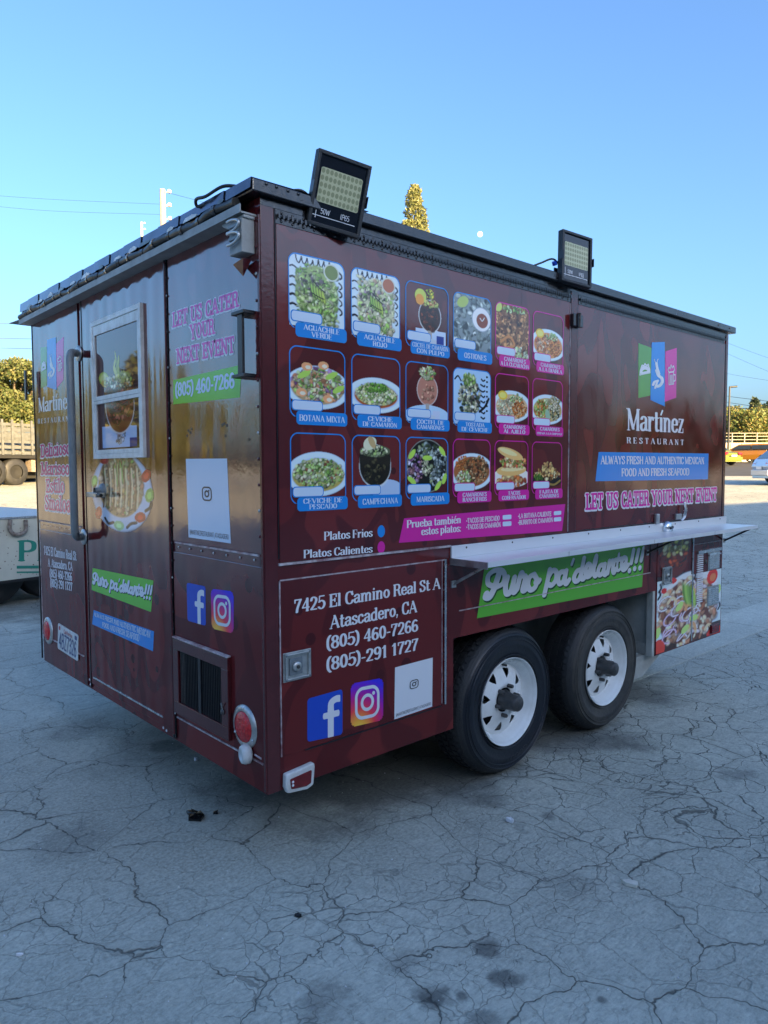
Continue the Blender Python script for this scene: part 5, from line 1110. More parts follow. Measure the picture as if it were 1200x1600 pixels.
# ================================================================ the place
def gz(x, y):
    dx, dy = x-CAM[0], y-CAM[1]; r = math.hypot(dx, dy)
    if r < 12: return 0.
    c = (dx*fw[0]+dy*fw[1])/r/math.hypot(fw[0], fw[1]); s = (dx*rt[0]+dy*rt[1])/r
    k = min(1, max(0, (c-.45)/.3)); sl = .036 if s > 0 else .036+.014*min(1, -s/.4)
    return k*sl*(min(r, 66)-12)
def ground_mat(name, tone, concrete=False):
    m = bpy.data.materials.new(name); m.use_nodes = True; n = m.node_tree; p = n.nodes['Principled BSDF']; L = n.links.new
    tc = n.nodes.new('ShaderNodeTexCoord'); co = tc.outputs['Object']
    def noise(sc, det=4., rough=.6, src=co, dist=0.):
        q = n.nodes.new('ShaderNodeTexNoise'); q.inputs['Scale'].default_value = sc; q.inputs['Detail'].default_value = det; q.inputs['Roughness'].default_value = rough; q.inputs['Distortion'].default_value = dist; L(src, q.inputs['Vector']); return q
    def rng_(src, a, b, c=0., d=1.):
        q = n.nodes.new('ShaderNodeMapRange'); q.inputs['From Min'].default_value = a; q.inputs['From Max'].default_value = b; q.inputs['To Min'].default_value = c; q.inputs['To Max'].default_value = d; L(src, q.inputs['Value']); return q.outputs[0]
    def math_(op, a, b):
        q = n.nodes.new('ShaderNodeMath'); q.operation = op
        for i, x in enumerate((a, b)):
            if isinstance(x, (int, float)): q.inputs[i].default_value = x
            else: L(x, q.inputs[i])
        return q.outputs[0]
    def mix(f, a, b):
        q = n.nodes.new('ShaderNodeMix'); q.data_type = 'RGBA'
        if isinstance(f, float): q.inputs[0].default_value = f
        else: L(f, q.inputs[0])
        for i, x in ((6, a), (7, b)):
            if isinstance(x, tuple): q.inputs[i].default_value = (*x[:3], 1)
            else: L(x, q.inputs[i])
        return q.outputs[2]
    big = noise(.55, 5., .62); mid = noise(3.4, 6., .65); fine = noise(70., 3., .7); grain = noise(240., 2., .7)
    col = mix(rng_(big.outputs['Fac'], .36, .62), tuple(x*.56 for x in tone), tuple(x*1.12 for x in tone))
    col = mix(rng_(mid.outputs['Fac'], .40, .66, 0, .6), col, tuple(x*.62 for x in tone))
    lump = noise(26., 4., .65)
    col = mix(rng_(lump.outputs['Fac'], .42, .64, 0, .60), col, tuple(x*.50 for x in tone))
    col = mix(rng_(fine.outputs['Fac'], .38, .66, 0, .70), col, tuple(x*1.22 for x in tone))
    col = mix(rng_(grain.outputs['Fac'], .55, .75, 0, .5), col, tuple(x*.55 for x in tone))
    sm = n.nodes.new('ShaderNodeMapping'); sm.inputs['Rotation'].default_value = (0, 0, R(-18)); sm.inputs['Scale'].default_value = (3., 22., 1.); L(co, sm.inputs['Vector'])
    streak = noise(1., 5., .7, sm.outputs[0]); sm2 = n.nodes.new('ShaderNodeMapping'); sm2.inputs['Rotation'].default_value = (0, 0, R(-18)); sm2.inputs['Scale'].default_value = (26., 90., 1.); L(co, sm2.inputs['Vector']); pit = noise(1., 3., .7, sm2.outputs[0])
    col = mix(rng_(streak.outputs['Fac'], .40, .72, 0, .40), col, tuple(x*.66 for x in tone))
    col = mix(rng_(pit.outputs['Fac'], .52, .70, 0, .55), col, tuple(x*.55 for x in tone))
    # pale aggregate specks
    sp = n.nodes.new('ShaderNodeTexVoronoi'); sp.inputs['Scale'].default_value = 55.; L(co, sp.inputs['Vector'])
    spm = math_('MULTIPLY', rng_(sp.outputs['Distance'], .10, .06), rng_(noise(9., 2.).outputs['Fac'], .52, .66))
    col = mix(spm, col, (.42, .42, .40))
    height = math_('ADD', math_('ADD', math_('MULTIPLY', fine.outputs['Fac'], .6), math_('MULTIPLY', grain.outputs['Fac'], .4)), math_('ADD', math_('MULTIPLY', pit.outputs['Fac'], -1.2), math_('MULTIPLY', lump.outputs['Fac'], 1.3)))
    if not concrete:
        wob = noise(1.7, 5., .6); sub = n.nodes.new('ShaderNodeVectorMath'); sub.operation = 'SUBTRACT'; sub.inputs[1].default_value = (.5, .5, .5); L(wob.outputs['Color'], sub.inputs[0])
        sc = n.nodes.new('ShaderNodeVectorMath'); sc.operation = 'SCALE'; sc.inputs['Scale'].default_value = .34; L(sub.outputs[0], sc.inputs[0])
        ad = n.nodes.new('ShaderNodeVectorMath'); L(co, ad.inputs[0]); L(sc.outputs[0], ad.inputs[1])
        wob2 = noise(16., 3., .6); sub2 = n.nodes.new('ShaderNodeVectorMath'); sub2.operation = 'SUBTRACT'; sub2.inputs[1].default_value = (.5, .5, .5); L(wob2.outputs['Color'], sub2.inputs[0])
        sc2 = n.nodes.new('ShaderNodeVectorMath'); sc2.operation = 'SCALE'; sc2.inputs['Scale'].default_value = .035; L(sub2.outputs[0], sc2.inputs[0])
        ad2 = n.nodes.new('ShaderNodeVectorMath'); L(ad.outputs[0], ad2.inputs[0]); L(sc2.outputs[0], ad2.inputs[1])
        def cracks(scale, wd, seedoff):
            mp = n.nodes.new('ShaderNodeMapping'); mp.inputs['Location'].default_value = seedoff; mp.inputs['Scale'].default_value = (1, 1, 0); L(ad2.outputs[0], mp.inputs['Vector'])
            v = n.nodes.new('ShaderNodeTexVoronoi'); v.feature = 'DISTANCE_TO_EDGE'; v.inputs['Scale'].default_value = scale; L(mp.outputs[0], v.inputs['Vector'])
            wmod = rng_(noise(2.3, 3.).outputs['Fac'], .36, .7, wd*.12, wd*1.7)
            return math_('SUBTRACT', 1., math_('DIVIDE', v.outputs['Distance'], wmod))
        # the right-hand field is crazed more finely than the rest
        sep = n.nodes.new('ShaderNodeSeparateXYZ'); L(co, sep.inputs[0])
        zone = rng_(math_('ADD', sep.outputs['X'], math_('MULTIPLY', noise(.9).outputs['Fac'], 2.)), 1.6, 3.2)
        k1 = rng_(cracks(2.3, .0066, (.3, .7, 0)), 0, .8, 0, .70)
        k2 = math_('MULTIPLY', rng_(cracks(5.2, .0135, (2.3, 1.1, 0)), 0, .7, 0, .85), math_('ADD', math_('MULTIPLY', zone, .70), .30))
        hair = math_('MULTIPLY', rng_(cracks(9.5, .020, (5.3, 3.1, 0)), 0, .5), math_('MULTIPLY', rng_(noise(.8, 2.).outputs['Fac'], .47, .62), .5))
        cr = math_('MINIMUM', math_('MAXIMUM', math_('MAXIMUM', k1, k2), hair), 1.)
        halo = rng_(cracks(2.3, .055, (.3, .7, 0)), 0, 1., 0, .38)
        col = mix(halo, col, tuple(x*.62 for x in tone))
        col = mix(cr, col, (.018, .017, .016))
        # oil drips and worn dark patches, plus shade painted in under the trailer
        stains_and_shade = [((765, 1483), .055, .8), ((790, 1527), .05, .8), ((675, 1557), .055, .85), ((723, 1556), .025, .8), ((505, 1568), .09, .45), ((625, 1505), .06, .3), ((700, 1565), .02, .5), ((760, 1598), .05, .6), ((110, 1310), .16, .32), ((230, 1180), .34, .32), ((120, 1135), .22, .35), ((490, 1240), .20, .75), ((856, 1275), .035, .6), ((890, 1385), .10, .25), ((938, 1562), .018, .8), ((260, 1165), .12, .7), ((340, 1240), .06, .3), ((640, 1180), .62, .85), ((560, 1205), .62, .8), ((470, 1225), .45, .7), ((700, 1195), .4, .8), ((860, 1140), .45, .8), ((970, 1075), .4, .7), ((90, 940), 1.5, .55), ((1150, 1210), .1, .5)]
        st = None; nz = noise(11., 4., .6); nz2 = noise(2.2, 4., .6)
        for (px, py), r_, a_ in stains_and_shade:
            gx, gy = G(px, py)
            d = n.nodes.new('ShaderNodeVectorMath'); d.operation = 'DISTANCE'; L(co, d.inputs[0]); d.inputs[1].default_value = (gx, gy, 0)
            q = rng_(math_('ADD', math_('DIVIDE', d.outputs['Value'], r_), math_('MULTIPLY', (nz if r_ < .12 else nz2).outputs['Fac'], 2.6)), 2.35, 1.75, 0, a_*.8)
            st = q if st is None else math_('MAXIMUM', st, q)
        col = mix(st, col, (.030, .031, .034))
        height = math_('SUBTRACT', height, math_('MULTIPLY', cr, 2.2))
        mound = noise(.9, 2.); height = math_('ADD', height, math_('MULTIPLY', mid.outputs['Fac'], .8))
    L(col, p.inputs['Base Color']); p.inputs['Roughness'].default_value = .82; p.inputs['Specular IOR Level'].default_value = .35
    b = n.nodes.new('ShaderNodeBump'); b.inputs['Strength'].default_value = .65; b.inputs['Distance'].default_value = .006; L(height, b.inputs['Height']); L(b.outputs['Normal'], p.inputs['Normal'])
    return m
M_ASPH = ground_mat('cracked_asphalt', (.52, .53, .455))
M_CONC = ground_mat('concrete', (.58, .59, .51), True)
rad = [0, 1, 2, 3, 4, 6, 8, 10, 12]+list(np.arange(14, 70, 2.5))+[80, 120, 250, 600, 2500]
na = 96; V_ = [(CAM[0], CAM[1], 0)]; F_ = []
for r_ in rad[1:]:
    for k in range(na):
        a = 2*math.pi*k/na; x, y = CAM[0]+r_*math.cos(a), CAM[1]+r_*math.sin(a); V_.append((x, y, gz(x, y)))
for k in range(na): F_.append((0, 1+k, 1+(k+1) % na))
for i in range(len(rad)-2):
    for k in range(na): a, b = 1+i*na+k, 1+i*na+(k+1) % na; F_.append((a, a+na, b+na, b))
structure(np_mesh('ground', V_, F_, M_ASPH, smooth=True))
m = MB(); xs = [2.4+i*1.6 for i in range(14)]
for i, x in enumerate(xs):
    w0 = .012*math.sin(i*2.1); m.box(x+.004, x+1.596, .372+w0, .925+w0*.5, -.05, .004+gz(x+1.6, .6), M_CONC)
structure(m.build('concrete_strip', None, .004))

V_, F_ = [], []                               # far car park, shade over it put into the dark tarmac colour
PX_ = np.linspace(1060, 1330, 12); RD_ = np.linspace(41, 67, 14)
for r_ in RD_:
    for px in PX_: x, y = A(px, r_); V_.append((x, y, gz(x, y)+.006))
for i in range(13):
    for k in range(11): a = i*12+k; F_.append((a, a+1, a+13, a+12))
structure(np_mesh('car_park', V_, F_, mat('shade_toned_tarmac', (.05, .052, .056), .85, var=.25, vscale=1.5, bump=.2, bscale=30), smooth=True))
V_, F_ = [], []
for k in range(180):
    a = 2*math.pi*k/180; h = 13+4*math.sin(a*5+1)+3*math.sin(a*11)+1.5*math.sin(a*29)
    for r_, z_ in ((380, -2), (440, h*.75), (520, h), (640, -2)): V_.append((CAM[0]+r_*math.cos(a), CAM[1]+r_*math.sin(a), z_))
for k in range(180):
    for j in range(3): p_, q_ = k*4+j, ((k+1) % 180)*4+j; F_.append((p_, p_+1, q_+1, q_))
structure(np_mesh('hills', V_, F_, mat('dry_hillside', (.10, .095, .045), .9, base2=(.055, .065, .03), vscale=.05), smooth=True))
# ---------------------------------------------------------------- foliage
def leaf_mat(name, a, b, c):
    m = bpy.data.materials.new(name); m.use_nodes = True; n = m.node_tree; p = n.nodes['Principled BSDF']; L = n.links.new
    g = n.nodes.new('ShaderNodeNewGeometry'); r = n.nodes.new('ShaderNodeValToRGB'); e = r.color_ramp.elements
    e[0].color = (*a, 1); e[1].color = (*c, 1); x = e.new(.5); x.color = (*b, 1)
    L(g.outputs['Random Per Island'], r.inputs[0]); L(r.outputs[0], p.inputs['Base Color']); p.inputs['Roughness'].default_value = .55
    t = n.nodes.new('ShaderNodeBsdfTranslucent'); L(r.outputs[0], t.inputs[0]); ms = n.nodes.new('ShaderNodeMixShader'); ms.inputs[0].default_value = .3
    L(p.outputs[0], ms.inputs[1]); L(t.outputs[0], ms.inputs[2]); L(ms.outputs[0], n.nodes['Material Output'].inputs[0]); return m
LEAF_GOLD = leaf_mat('golden_leaves', (.06, .10, .025), (.15, .19, .05), (.29, .21, .06))
LEAF_OLIVE = leaf_mat('olive_leaves', (.055, .085, .025), (.13, .155, .05), (.22, .21, .085))
LEAF_DARK = leaf_mat('dark_needles', (.035, .055, .022), (.06, .085, .035), (.10, .12, .05))
LEAF_CON = leaf_mat('conifer_needles', (.12, .145, .05), (.21, .225, .085), (.29, .29, .13))
M_BARK = mat('bark', (.10, .075, .05), .9, base2=(.19, .15, .11), vscale=6, bump=.5, bscale=14)
def leaves(name, blobs, n, size, mm, parent, seed, el=2.0):
    g = np.random.default_rng(seed); bl = np.array(blobs, float); wv = bl[:, 3]**2*1.0; idx = g.choice(len(bl), n, p=wv/wv.sum())
    d = g.normal(size=(n, 3)); d /= np.linalg.norm(d, axis=1)[:, None]
    r = g.uniform(.55, 1.06, n)**.7
    c = bl[idx, :3]+d*(bl[idx, 3]*r)[:, None]*np.array([1, 1, .85])
    u = g.normal(size=(n, 3))+d*.2; u /= np.linalg.norm(u, axis=1)[:, None]; v = np.cross(u, g.normal(size=(n, 3))); v /= np.linalg.norm(v, axis=1)[:, None]
    s = (size*g.uniform(.6, 1.4, n))[:, None]
    P = np.stack([c-u*s*el*.5, c+v*s*.5, c+u*s*el*.5, c-v*s*.5], 1).reshape(-1, 3)
    return np_mesh(name, P, np.arange(n*4).reshape(n, 4), mm, parent)
def tree(px, dist, top, base_py, width, mm, label, seed, n=9000, size=.16, nb=34, name='tree', group=None, trunk=.25, xy=None):
    x, y = xy or A(px, dist); z0 = gz(x, y); zt = H(top, dist, px) if xy is None else top; zb = H(base_py, dist, px) if xy is None else base_py
    root = empty(name, (x, y, z0), label, 'tree', group); g = np.random.default_rng(seed); h = zt-zb; blobs = []
    for i in range(nb):
        a = g.uniform(0, 6.283); q = math.sqrt(g.random()); zz = g.random()
        prof = math.sqrt(max(.05, 1-(2*zz-.95)**2)); rr = width*.5*q*prof*.85
        br = width*g.uniform(.09, .17)
        blobs.append((rr*math.cos(a), rr*math.sin(a), zb-z0+br*.5+zz*(h-br*1.4), br))
    leaves('crown', blobs, n, size, mm, root, seed)
    m = MB(); m.tube([(0, 0, -.1), (.05, .02, (zb-z0)*.5), (0, 0, zb-z0+h*.3), (.1, 0, zb-z0+h*.7)], [trunk, trunk*.8, trunk*.6, trunk*.2], M_BARK, 8)
    for i in range(0, nb, 3):
        b = blobs[i]; m.tube([(0, 0, max(.3, zb-z0+h*.1)), (b[0]*.5, b[1]*.5, b[2]*.7+.1*h), (b[0], b[1], b[2])], [trunk*.45, trunk*.25, trunk*.08], M_BARK, 6)
    m.build('trunk', root); return root
def conifer(px, dist, top, width, mm, label, seed, n=9000, size=.2, group=None):
    x, y = A(px, dist); z0 = gz(x, y); zt = H(top, dist, px); root = empty('conifer_tree', (x, y, z0), label, 'tree', group); g = np.random.default_rng(seed); h = zt-z0; blobs = []
    for i in range(150):
        t = g.random()**.75; zz = h*(.12+.88*t); r = width*.5*(1-t)**.75*g.uniform(.5, 1.); a = g.uniform(0, 6.283)
        blobs.append((r*math.cos(a), r*math.sin(a), zz-r*.25, width*(.05+.07*(1-t))*g.uniform(.7, 1.3)))
    blobs.append((0, 0, h*.99, width*.03))
    leaves('crown', blobs, n, size, mm, root, seed, 2.6)
    m = MB(); m.tube([(0, 0, -.1), (0, 0, h*.5), (0, 0, h*.97)], [.35, .2, .03], M_BARK, 8); m.build('trunk', root); return root
GT = 'trees around the yard'
tree(1166, 78, 630, 690, 9.6, LEAF_GOLD, 'broad golden green tree right of the trailer behind the pale fence', 3, 24000, .13, 46, 'broadleaf_tree', GT)
tree(1222, 84, 618, 690, 6.5, LEAF_GOLD, 'orange tinged tree at the right edge, taller than the broad one beside it', 4, 9000, .17, 34, 'broadleaf_tree', GT)
conifer(1177, 120, 624, 6.0, LEAF_DARK, 'small dark conifer peeking over the golden trees on the right', 5, 5000, .3, GT)
tree(24, 44, 552, 668, 5.6, LEAF_OLIVE, 'sunlit olive green tree behind the stake bed truck at the left edge', 6, 26000, .095, 44, 'broadleaf_tree', GT)
conifer(648, 66, 293, 9.0, LEAF_CON, 'tall pointed conifer rising above the trailer roof, lit gold by low sun', 8, 34000, .13, GT)

# ---------------------------------------------------------------- fence, cars, trucks
M_FENCE = mat('cream_fence', (.44, .40, .33), .7, base2=(.34, .30, .24), vscale=2)
def oriented(pxa, da, pxb, db):
    a, b = Vector((*A(pxa, da), 0)), Vector((*A(pxb, db), 0)); u = (b-a).normalized(); return a, b, u, Vector((u.y, -u.x, 0))
a, b, u, nrm = oriented(1085, 70, 1240, 74)
z = gz(a.x, a.y); FRF = (Vector((a.x, a.y, z)), u, Vector((0, 0, 1)), nrm)
ln = (b-a).length; fe = empty('yard_fence', (a.x, a.y, z), 'cream wall topped by an open white railing behind the parked cars', 'fence'); fe_m = Matrix.Translation(-Vector((a.x, a.y, z)))
FR0 = (Vector((0, 0, 0)), u, Vector((0, 0, 1)), nrm)
m = MB(); m.rect(FR0, 0, ln, -.3, 1.75, -.1, 0, M_FENCE)
for i in range(9): m.rect(FR0, ln*i/9+.2, ln*i/9+.26, 0, 1.7, 0, .03, mat('fence_slat_tan', (.30, .23, .15), .8))
m.build('wall', fe)
m = MB()
for i in range(9): m.rect(FR0, ln*i/8-.03, ln*i/8+.03, 1.751, 2.62, -.07, -.02, M_FENCE)
for zz in (2.0, 2.3, 2.58): m.rect(FR0, 0, ln, zz, zz+.045, -.1, -.071, M_FENCE)
m.build('railing', fe)
M_CARG = mat('car_glass', (.03, .04, .045), .05, ior=1.7)
def car(name, x, y, ang, paint, label, L=4.4, W=1.78, hgt=1.46, kind='sedan', group='cars parked in the sunlit lot'):
    z = gz(x, y); root = empty(name, (x, y, z), label, 'car', group, ang)
    if kind == 'sedan': top = [(-.46, .62), (-.47, .86), (-.30, .98), (-.16, 1.40), (.02, hgt), (.16, 1.42), (.30, 1.02), (.47, .84), (.50, .60)]
    elif kind == 'wagon': top = [(-.49, .62), (-.49, .98), (-.46, 1.0), (-.42, 1.44), (-.2, hgt), (.10, 1.44), (.25, 1.02), (.46, .88), (.50, .62)]
    else: top = [(-.48, .55), (-.50, .72), (-.47, 1.00), (-.37, 1.38), (-.12, hgt), (.12, 1.42), (.30, 1.02), (.47, .84), (.50, .60)]
    m = MB()
    # body shell: lofted sections across the width
    belt = 1.0
    prof = [(-.49, .24), *top, (.49, .24)]
    secs = []
    for wy, ins in ((-.5, .0), (-.47, .0), (.47, 0), (.5, 0)):
        row = []
        for (px_, pz) in prof:
            t = max(0, min(1, (pz-belt)/.45)); yy = wy*W*(1-.22*t); k = .985 if abs(wy) == .5 else 1.0
            row.append((px_*L*k, yy, .24+(pz-.24)*(k if pz > .3 else 1)))
        secs.append(row)
    n = len(prof); vs = [v for s_ in secs for v in s_]; fs = []
    for i in range(3):
        for j in range(n): fs.append((i*n+j, i*n+(j+1) % n, (i+1)*n+(j+1) % n, (i+1)*n+j))
    fs += [tuple(range(n-1, -1, -1)), tuple(range(3*n, 4*n))]
    m.add(vs, fs, paint, False); m.build('body', root, .03, 3)
    m = MB()
    up = [p for p in top if p[1] > .95]; xs_ = [p[0] for p in up]
    def at(zq, front):
        pts = sorted(up, key=lambda p: p[0]); side = [p for p in pts if (p[0] > 0) == front]; zz = [p[1] for p in side]; o = np.argsort(zz); return float(np.interp(zq, np.array(zz)[o], np.array([p[0] for p in side])[o]))
    for sgn in (-1, 1):
        q = []
        for zq, fr_ in ((1.04, False), (1.04, True), (1.36, True), (1.36, False)):
            t = (zq-belt)/.45; q.append(((at(zq, fr_)+(.03 if not fr_ else -.03))*L, sgn*(W*.5*(1-.22*t)+.006), zq))
        mid = (q[0][0]+q[1][0])/2
        for xa, xb, xc, xd in ((q[0][0], mid-.05, mid-.05, q[3][0]), (mid+.05, q[1][0], q[2][0], mid+.05)):
            m.add([(xa, q[0][1], 1.04), (xb, q[0][1], 1.04), (xc, q[2][1], 1.36), (xd, q[2][1], 1.36), (xa, q[0][1]-sgn*.03, 1.04), (xb, q[0][1]-sgn*.03, 1.04), (xc, q[2][1]-sgn*.03, 1.36), (xd, q[2][1]-sgn*.03, 1.36)], [(0, 1, 2, 3), (7, 6, 5, 4), (0, 4, 5, 1), (2, 6, 7, 3)], M_CARG)
    m.build('side_window', root)
    m = MB()
    for fr_ in (False, True):
        o = .012 if fr_ else -.012; s_ = 1 if fr_ else -1
        p0, p1 = at(1.05, fr_)*L+o, at(1.37, fr_)*L+o
        m.add([(p0, -W*.40, 1.05+.01), (p0, W*.40, 1.06), (p1, W*.34, 1.38), (p1, -W*.34, 1.38), (p0-o*3, -W*.4, 1.05), (p0-o*3, W*.4, 1.05), (p1-o*3, W*.34, 1.37), (p1-o*3, -W*.34, 1.37)], [(0, 1, 2, 3), (7, 6, 5, 4), (0, 4, 5, 1), (2, 6, 7, 3)], M_CARG)
    m.build('windscreen', root)
    for sx in (-.30, .31):
        for sy in (-1, 1):
            w_ = bpy.data.objects.new('wheel', None); COL.objects.link(w_); w_.parent = root; w_.location = (sx*L, sy*(W*.5-.1), .32)
            m = MB(); m.lathe([(.2, -.1), (.31, -.1), (.325, -.06), (.325, .07), (.31, .11), (.21, .112)], (0, 0, 0), (0, sy, 0), M_TYRE, 24); m.build('tyre', w_)
            m = MB(); m.lathe([(.212, .105), (.2, .09), (.05, .095), (.0001, .1)], (0, 0, 0), (0, sy, 0), M_ALU, 24)
            for k in range(7):
                a_ = 2*math.pi*k/7; m.tube([(.05*math.cos(a_), sy*.108, .05*math.sin(a_)), (.19*math.cos(a_), sy*.112, .19*math.sin(a_))], .022, M_ALU, 6)
            m.lathe([(.19, .0965), (.06, .0975)], (0, 0, 0), (0, sy, 0), M_DARK, 24); m.build('rim', w_)
    for sy in (-1, 1):
        m = MB(); xr = -.485*L; m.add([(xr-.02, sy*W*.28, .84), (xr+.0, sy*W*.505, .86), (xr+.34, sy*W*.515, .93), (xr+.02, sy*W*.30, .92), (xr+.02, sy*W*.505, .72), (xr-.03, sy*W*.30, .74)], [(0, 1, 2, 3), (5, 4, 1, 0), (4, 2, 1)], M_REDL); m.build('tail_light', root)
    m = MB(); m.box(-.497*L-.03, -.49*L+.05, -W*.47, W*.47, .36, .58, paint); m.box(-.5*L-.032, -.5*L-.005, -.26, .26, .60, .72, M_LETTER); m.build('bumper', root, .02)
    return root
P_YEL = mat('car_paint_yellow_green', (.16, .18, .03), .25, coat=.6); P_ORG = mat('car_paint_orange', (.42, .17, .015), .25, coat=.6); P_SIL = mat('car_paint_silver', (.55, .58, .64), .25, metal=.3, coat=.6); P_WHT = mat('car_paint_white', (.70, .72, .74), .3, coat=.5)
def yaw_at(px, extra): r = ray(px, 733); return math.atan2(r[1], r[0])+R(extra)
x, y = A(1106, 58); car('sedan_car', x, y, yaw_at(1106, 48), P_YEL, 'yellow green sedan parked nearest the trailer, showing its tail', 4.5)
x, y = A(1168, 63.5); car('station_wagon', x, y, yaw_at(1168, 72), P_ORG, 'orange station wagon parked behind the yellow green sedan', 4.6, kind='wagon')
x, y = A(1274, 34); car('hatchback_car', x, y, yaw_at(1274, -66), P_SIL, 'silver blue hatchback cut off by the right edge of the photo', 4.3, 1.8, 1.55, kind='hatch')
x, y = A(1204, 68); t = car('pickup_car', x, y, yaw_at(1204, 80), P_WHT, 'pale car parked beyond the orange wagon, half hidden', 4.6, 1.85, 1.6, 'wagon')

# near flatbed with a cream side board
pa, pb = Vector((*A(-60, 8.3), 0)), Vector((*A(150, 9.0), 0)); u = (pb-pa).normalized(); nrm = Vector((u.y, -u.x, 0)); ln = (pb-pa).length
zt_, zb_ = H(808, 8.6, 30), H(903, 8.6, 30)
fb = empty('flatbed_truck', (pa.x, pa.y, 0), 'flatbed truck with a cream side board lettered in green, behind the trailer', 'truck'); FR0 = (Vector((0, 0, 0)), u, Vector((0, 0, 1)), nrm)
M_CREAMB = mat('chipped_cream_paint', (.56, .54, .44), .5, base2=(.46, .44, .36), vscale=3, bump=.05)
M_TREAD = mat('tread_plate', (.36, .37, .38), .35, metal=.7, var=.3, vscale=60, bump=.8, bscale=55)
M_TEAL = mat('teal_sign_paint', (.012, .20, .14), .5); M_RUST = mat('rusty_grey_iron', (.30, .27, .24), .7, base2=(.14, .09, .06), vscale=30, bump=.3)
m = MB(); m.rect(FR0, 0, ln, zb_, zt_-.012, -.03, 0, M_CREAMB); m.rect(FR0, 0, ln, zb_-.03, zb_-.0005, -.05, -.002, M_DARK); m.build('side_board', fb)
m = MB(); m.rect(FR0, 0, ln, zt_-.0115, zt_+.01, -2.2, .012, M_TREAD); m.build('deck', fb)
def onb(px, py):
    r = ray(px, py); o = Vector(CAM)-Vector((pa.x, pa.y, 0)); rv = Vector(r); t = -o.dot(nrm)/rv.dot(nrm); p = o+rv*t; return (p.dot(u), p.z)
FRB = (Vector((0, 0, 0)), u, Vector((0, 0, 1)), nrm); fl = Flat(FRB)
fl.text('PI', onb(27, 876), onb(70, 875.5), onb(27, 845.5), .0015, M_TEAL, 'roman', 30, tr=onb(70, 845.5))
for ya, yb2 in ((884, 888.5), (893, 895.5)): fl.poly([onb(26, yb2), onb(90, yb2-.6), onb(90, ya-.6), onb(26, ya)], .0015, M_TEAL)
g = np.random.default_rng(3)
for i in range(60):
    q = onb(g.uniform(-5, 66), g.uniform(811, 900)); s_ = g.uniform(.003, .010); fl.poly([(q[0]+s_*math.cos(t)*g.uniform(.6, 1.3), q[1]+s_*math.sin(t)*g.uniform(.6, 1.3)) for t in np.linspace(0, 6.283, 7)[:-1]], .0008+.00001*i, M_RUST)
fl.build('side_lettering', fb)
q = [onb(x_, y_) for x_, y_ in ((14, 812), (13, 826), (19, 834), (30, 834), (38, 828), (38, 812))]
m = MB(); m.tube([Vector((0, 0, 0))+u*a_+Vector((0, 0, b_))+nrm*.03 for a_, b_ in catmull(q, 6)], .021, M_RUST, 8); m.build('tie_down_ring', fb)
for off in (-.35, -1.7):
    for s_ in (.35, ln-.4):
        m = MB(); c = u*s_+nrm*off+Vector((0, 0, .42)); m.lathe([(.2, -.12), (.40, -.12), (.42, -.08), (.42, .08), (.40, .12), (.2, .12)], c, nrm, M_TYRE, 28); m.lathe([(.2, .09), (.0001, .09)], c, nrm, M_HUB, 20); m.build('wheel', fb)
m = MB(); m.rect(FR0, .0, ln, .55, zb_-.04, -1.5, -.5, M_DARK); m.rect(FR0, .0, ln, .16, .5, -1.25, -1.2, M_DARK); m.build('chassis', fb)
# far stake-bed truck in the sun
pa2, pb2 = Vector((*A(-45, 29), 0)), Vector((*A(120, 31.5), 0)); u2 = (pb2-pa2).normalized(); n2 = Vector((u2.y, -u2.x, 0)); ln2 = (pb2-pa2).length; zg = gz(*A(30, 30))
sb = empty('stake_truck', (pa2.x, pa2.y, zg), 'old stake bed truck with pale slatted sides parked in the sun at the left', 'truck'); FR2 = (Vector((0, 0, 0)), u2, Vector((0, 0, 1)), n2)
zk0, zk1 = H(711, 30, 30)-zg, H(658, 30, 30)-zg
M_STAKE = mat('weathered_pale_boards', (.125, .13, .13), .7, base2=(.07, .075, .075), vscale=5)
m = MB(); m.rect(FR2, 0, ln2, zk0-.12, zk0, -2.3, 0, M_DARK); m.build('bed', sb)
for side_off in (0, -2.2):
    m = MB(); n_ = 6; hh = (zk1-zk0)
    for i in range(n_): zz = zk0+.02+hh*i/n_; m.rect(FR2, 0, ln2, zz, zz+hh/n_*.52, side_off-.03, side_off, M_STAKE)
    for i in range(12): s_ = ln2*i/11; m.rect(FR2, s_-.04, s_+.04, zk0, zk1+.04, side_off+.002, side_off+.05, M_STAKE)
    m.build('stake_side', sb)
m = MB(); m.rect(FR2, .3, ln2-.2, .25, zk0-.13, -.9, -.62, M_DARK); m.rect(FR2, 2.4, 3.6, .5, .95, -.45, -.1, M_RUST); m.build('chassis', sb)
for s_ in (.9, 1.75, ln2-.6):
    for off in (-.25, -2.0):
        m = MB(); c = u2*s_+n2*off+Vector((0, 0, .5)); m.lathe([(.24, -.2), (.46, -.2), (.5, -.14), (.5, .14), (.46, .2), (.26, .2)], c, n2, M_TYRE, 28); m.lathe([(.26, .15), (.0001, .1)], c, n2, M_DARK, 20); m.build('wheel', sb)
m = MB(); m.rect(FR2, -2.2, -.15, .5, 1.5, -2.2, -.1, M_WHITE); m.rect(FR2, -1.8, -.2, 1.5005, 2.3, -2.1, -.2, M_WHITE); m.build('cab', sb, .08)

